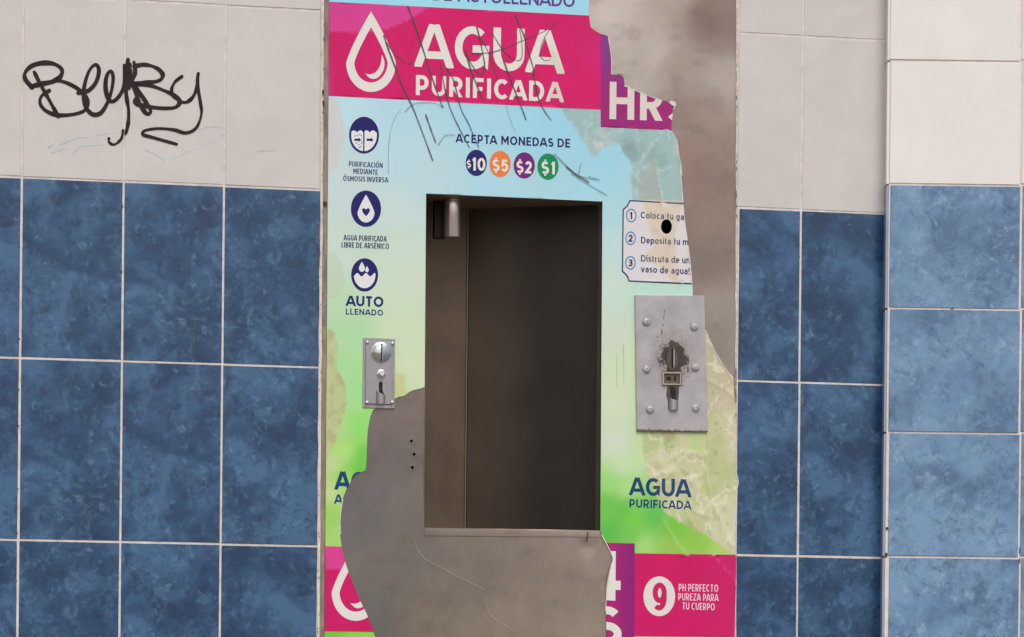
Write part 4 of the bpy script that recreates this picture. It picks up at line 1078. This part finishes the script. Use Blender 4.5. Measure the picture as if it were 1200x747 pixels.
# ---- screws and coin gear
M_PLATE = mat('zinc_plate', (158, 152, 154), .42, metal=.45, var=.08, scale=40, bump=.1)
M_CHROME = mat('chrome', (215, 213, 212), .14, metal=1.0, k=1.0)
M_SATIN = mat('satin_steel', (176, 170, 168), .32, metal=.85, k=1.1)
def plate_shape(b, quad_px, y_front, y_back, bev=.0012):
    F_ = [np.array(at1(*p, y_front)) for p in quad_px]; c = sum(F_) / 4
    ins = [p + (c - p) / np.linalg.norm(c - p) * bev * 1.5 for p in F_]
    mid = [p + np.array((0, bev, 0)) for p in F_]; bk = [np.array((p[0], y_back, p[2])) for p in F_]
    vs = ins + mid + bk; fs = [(3, 2, 1, 0)]
    for k in (0, 4):
        for i in range(4): j = (i + 1) % 4; fs.append((k + i, k + j, k + 4 + j, k + 4 + i))
    b.add(vs, fs)
# security plate (right)
PQ = [(744.4, 345.8), (825.6, 346.6), (829.6, 506.2), (746.6, 505.2)]
def secmat():
    m, t, b = new_mat('scorched_plate')
    tc = t.nodes.new('ShaderNodeTexCoord'); v = tc.outputs['Object']
    base = mix_n(t, range_n(t, noise_n(t, v, 25, 5), .35, .65), lin4((156, 151, 155)), lin4((172, 167, 170)))
    cen_ = at1(788.5, 421, 0)
    mp = t.nodes.new('ShaderNodeMapping'); mp.inputs['Location'].default_value = (-cen_.x, 0, -cen_.z)
    t.links.new(v, mp.inputs['Vector'])
    sc = t.nodes.new('ShaderNodeVectorMath'); sc.operation = 'MULTIPLY'; sc.inputs[1].default_value = (1.0, 0, .85); t.links.new(mp.outputs[0], sc.inputs[0])
    ln = t.nodes.new('ShaderNodeVectorMath'); ln.operation = 'LENGTH'; t.links.new(sc.outputs[0], ln.inputs[0])
    r = ln.outputs['Value']
    ragged = math_n(t, 'ADD', r, math_n(t, 'MULTIPLY', math_n(t, 'SUBTRACT', noise_n(t, v, 85, 6, .75), .5), .072))
    burn = range_n(t, ragged, .0235, .0275, 1.0, 0.0)
    sp = noise_n(t, v, 260, 3, .7)
    near = range_n(t, r, .02, .10, 1.0, 0.0)
    thr = math_n(t, 'SUBTRACT', sp, math_n(t, 'SUBTRACT', .80, math_n(t, 'MULTIPLY', near, .25)))
    specks = range_n(t, thr, 0.0, .03)
    halo = math_n(t, 'MULTIPLY', range_n(t, ragged, .022, .05, .62, 0.0), 1.0)
    c = mix_n(t, halo, base, lin4((128, 112, 106)))
    c = mix_n(t, math_n(t, 'MULTIPLY', specks, .75), c, lin4((80, 66, 60)))
    c = mix_n(t, math_n(t, 'MULTIPLY', burn, .93), c, lin4((62, 51, 47)))
    # ragged brown band along the lower edge
    sep = t.nodes.new('ShaderNodeSeparateXYZ'); t.links.new(v, sep.inputs[0])
    ez = at1(788, 505.5, 0).z
    low = math_n(t, 'ADD', sep.outputs['Z'], math_n(t, 'MULTIPLY', noise_n(t, v, 160, 4), .012))
    c = mix_n(t, range_n(t, low, ez + .0065, ez + .0085, .8, 0.0), c, lin4((104, 78, 62)))
    t.links.new(c, b.inputs['Base Color']); b.inputs['Metallic'].default_value = .3
    t.links.new(mix_n(t, burn, (.42,) * 3 + (1,), (.75,) * 3 + (1,)), b.inputs['Roughness'])
    bp = t.nodes.new('ShaderNodeBump'); bp.inputs['Strength'].default_value = .25; bp.inputs['Distance'].default_value = .0008
    t.links.new(sp, bp.inputs['Height']); t.links.new(bp.outputs[0], b.inputs['Normal'])
    return m
YS = -.0075
b = MB(); plate_shape(b, PQ, YS, -.0005, .0008)
sec = b.build('security_plate', secmat(), vm); rel(sec, VO)
M_DKST = mat('tarnished_steel', (84, 75, 70), .38, metal=.6, var=.25, scale=120)
def on_sec(b, name, m, smooth=True): return b.build(name, m, sec, smooth=smooth)
M_BOLT = mat('bolt_zinc', (170, 164, 164), .5, metal=.3, var=.25, scale=160, bump=.3)
for (px, py, r) in ((757.6, 377.5, 5.2), (813.6, 383.6, 4.9), (757.6, 433, 5.0), (815, 431, 5.2), (761.5, 480.2, 5.2), (815.3, 478.6, 4.9)):
    p = at1(px, py, YS); b = MB(); rr_ = r * PX
    b.lathe((p.x, YS, p.z), 'y', [(rr_ * 1.0, 0), (rr_ * 1.0, .0006), (rr_ * .86, .0026), (rr_ * .6, .0040), (rr_ * .30, .0046), (rr_ * .25, .0034)], 18)
    bo = on_sec(b, 'bolt', M_BOLT)
    b = MB(); a = random.uniform(0, 6.28); q = Vector((math.cos(a), 0, math.sin(a))) * rr_ * .72
    b.lathe((p.x + q.x, YS, p.z + q.z), 'y', [(rr_ * .3, .0004), (rr_ * .2, .0022)], 8); 
    # weld blob and soot mark beside the head
    b.build('weld_blob', M_CHIP, bo)
for o in sec.children: pass
# coin slot insert: lens-shaped bezel with the slot, window frame and coin cup
def flatshape(name, shapes, rgb, y, m=None, holes=(), step=0, parent=None, clips=(), thick_=.001):
    P, F = shape2d(shapes, clips, holes, step)
    W = at(P[:, 0], P[:, 1], y); n = len(W)
    F = [f if _front(W, f) else f[::-1] for f in F]
    from collections import Counter
    ed = Counter(); 
    for f in F:
        for i in range(3): ed[(f[i], f[(i + 1) % 3])] += 1
    V2 = np.vstack([W, W + np.array((0, thick_, 0))]); F2 = list(F)
    for (a, c) in ed:
        if (c, a) not in ed: F2.append([a, n + a, n + c, c])
    return mesh_obj(name, V2, F2, m, parent)
lens = [(787.6 + 6.6 * math.sin(t) * (1 - .0), 420.5 - 14.2 * math.cos(t)) for t in [2 * math.pi * i / 30 for i in range(30)]]
slot = [(786.9, 408.5), (788.9, 408.0), (789.6, 420), (789.1, 431.6), (787.2, 431.6), (786.8, 420)]
flatshape('slot_bezel', [lens], None, YS - .0022, M_DKST, [slot], parent=sec, thick_=.0026)
flatshape('slot_blade', [[(789.2, 409), (790.2, 409.5), (790.8, 420), (790.2, 430.5), (789.4, 431)]], None, YS - .0032, M_SATIN, parent=sec, thick_=.0012)
flatshape('coin_slot', [slot], None, YS - .0003, M_BLACK, parent=sec, thick_=.0001)
fr_o = [(776.6, 436.2), (798.3, 436.6), (798.3, 451.4), (776.8, 451.0)]; fr_i = [(777.9, 437.6), (797.0, 438.0), (797.0, 450.0), (778.1, 449.7)]
flatshape('window_frame', [fr_o], None, YS - .0048, mat('pale_frame', (170, 160, 148), .4, metal=.4), [fr_i], parent=sec, thick_=.005)
flatshape('window_floor', [[(776, 435), (799.4, 435.6), (799.4, 452.6), (776.2, 452)]], None, YS - .0006, mat('window_floor', (98, 86, 76), .5, metal=.5, var=.3, scale=200), parent=sec, thick_=.0008)
flatshape('window_slot', [[(781, 441.6), (786.4, 441.8), (786.4, 446), (781, 445.6)], [(790, 441.4), (792.4, 441.4), (792.4, 446.4), (790, 446.2)]], None, YS - .0010, M_BLACK, parent=sec, thick_=.0002)
body = [(782.4, 452.4), (795.6, 452.8), (795.6, 462), (794.8, 469), (794.8, 480.6), (783.2, 480.6), (783.0, 470), (781.0, 463)]
flatshape('return_housing', [body], None, YS - .0014, M_DKST, parent=sec, thick_=.0018)
dk = [(785.0, 453.6), (788.6, 453.2), (791.6, 455), (792.0, 460), (791.8, 466), (792.6, 469.2), (788, 467.2), (785.4, 462.6)]
flatshape('return_opening', [dk], None, YS - .0018, M_BLACK, parent=sec, thick_=.0002)
cup = MB(); cc = at1(789, 475, YS)
base = len(cup.v)
for k, (zz, ro) in enumerate(((at1(789, 481, YS).z, .0088), (at1(789, 468.8, YS).z, .0093))):
    for i in range(13):
        a = math.pi * i / 12
        cup.v.append((cc.x + ro * math.cos(a), YS - .001 - ro * .75 * math.sin(a), zz + (0.0025 * math.cos(a) * -1 if k else 0)))
for i in range(12): cup.f.append((i, i + 1, 13 + i + 1, 13 + i))
cup.f.append(tuple(range(13))[::-1])
on_sec(cup, 'return_cup', M_SATIN)
sh = []
for pts, w_ in (([(779, 363.5), (778.6, 367)], .3), ([(778.4, 369), (777.6, 374)], .3), ([(777.3, 380), (776.6, 383)], .35), ([(776, 386), (775.4, 392)], .4), ([(769, 395), (772, 396)], .3), ([(806, 430), (806.4, 436)], .6)): sh += stroke_shapes(pts, w_)
o = build2d('plate_scratch', sh, None, 0, m=M_CHIP, parent=sec, flat=True, base_y=YS - .0003); o['kind'] = 'stuff'
for o in sec.children: pass

# coin acceptor (left)
YA = -.0065
AQ = [(425.4, 395.8), (463.0, 397.4), (462.6, 479.4), (424.9, 478.4)]
b = MB(); plate_shape(b, AQ, YA + .0035, -.0005, .0008)
acc = b.build('coin_acceptor', mat('acceptor_frame', (150, 146, 146), .34, metal=.7, var=.12, scale=60), vm); rel(acc, VO)
b = MB(); plate_shape(b, [(428.8, 399.6), (459.8, 401.0), (459.6, 474.6), (428.4, 473.6)], YA, YA + .0034, .0012)
b.build('face_plate', mat('acceptor_face', (152, 147, 152), .3, metal=.6, var=.06, scale=50, bump=.05), acc)
def acc_lathe(px, py, prof, name, m, n=28):
    p = at1(px, py, YA); q = MB(); q.lathe((p.x, YA, p.z), 'y', prof, n); return q.build(name, m, acc, smooth=True)
for px, py in ((430.6, 401.6), (460.0, 402.8), (430.2, 472), (459.6, 471.8)):
    acc_lathe(px, py, [(.0036, -.0006), (.0036, .0008), (.0026, .0018), (.001, .0022)], 'screw', M_CHROME, 14)
Rk = 11.2 * PX
acc_lathe(446.6, 413.4, [(Rk * 1.06, 0), (Rk * 1.06, .0012), (Rk * .97, .002), (Rk * .9, .002)], 'entry_ring', M_CHROME, 40)
# slotted coin entry: two half cheeks, the left one domed, the right one flat
def half(px, py, r, side, prof, name, m):
    p = at1(px, py, YA); q = MB(); n = 16; gx = .0011 * side
    for rr2, d in prof:
        for i in range(n + 1):
            a = -math.pi / 2 + math.pi * i / n
            q.v.append((p.x + gx + side * rr2 * math.cos(a) * .96, YA - d, p.z + rr2 * math.sin(a)))
    for k in range(len(prof) - 1):
        for i in range(n):
            a0 = k * (n + 1) + i; q.f.append((a0, a0 + 1, a0 + n + 2, a0 + n + 1))
    q.f.append(tuple((len(prof) - 1) * (n + 1) + i for i in range(n + 1)))
    q.f.append(tuple([k * (n + 1) for k in range(len(prof))] + [k * (n + 1) + n for k in reversed(range(len(prof)))]))
    return q.build(name, m, acc, smooth=True)
half(446.3, 413.4, Rk, -1, [(Rk * .92, .001), (Rk * .9, .004), (Rk * .74, .0062), (Rk * .4, .0078), (Rk * .1, .0082)], 'entry_cheek', M_CHROME)
half(447.6, 413.4, Rk, 1, [(Rk * .93, .001), (Rk * .9, .0036), (Rk * .84, .0042)], 'entry_cheek', mat('blue_grey_steel', (138, 146, 156), .3, metal=.7))
flatshape('coin_slot', [[(446.0, 402.8), (447.9, 402.8), (448.0, 424), (446.1, 424)]], None, YA - .0046, M_BLACK, parent=acc, thick_=.004)
acc_lathe(446.8, 438.6, [(.0085, 0), (.0085, .001), (.0062, .0018), (.0062, .0028), (.0052, .003), (.0052, .0105), (.0042, .0115)], 'reject_button', M_CHROME, 24)
J = [(444.0, 449.2), (445.2, 447.3), (447.6, 447.4), (448.4, 449.4), (448.2, 456.5), (449.4, 461), (451.8, 464.6), (447.6, 463.8), (444.4, 459.6), (443.9, 455)]
flatshape('return_opening', [J], None, YA - .0002, M_BLACK, parent=acc, thick_=.0002)
cup = MB(); cc = at1(446, 469, YA)
for k, (zz, ro) in enumerate(((at1(446, 473.6, YA).z, .0084), (at1(446, 460.5, YA).z, .0092))):
    for i in range(13):
        a = math.pi * i / 12
        cup.v.append((cc.x + ro * math.cos(a), YA - ro * .72 * math.sin(a), zz + (-.0042 * (math.cos(a) + .4) if k else 0)))
for i in range(12): cup.f.append((i, i + 1, 13 + i + 1, 13 + i))
cup.f.append(tuple(range(13))[::-1])
cup.build('return_cup', M_SATIN, acc, smooth=True)
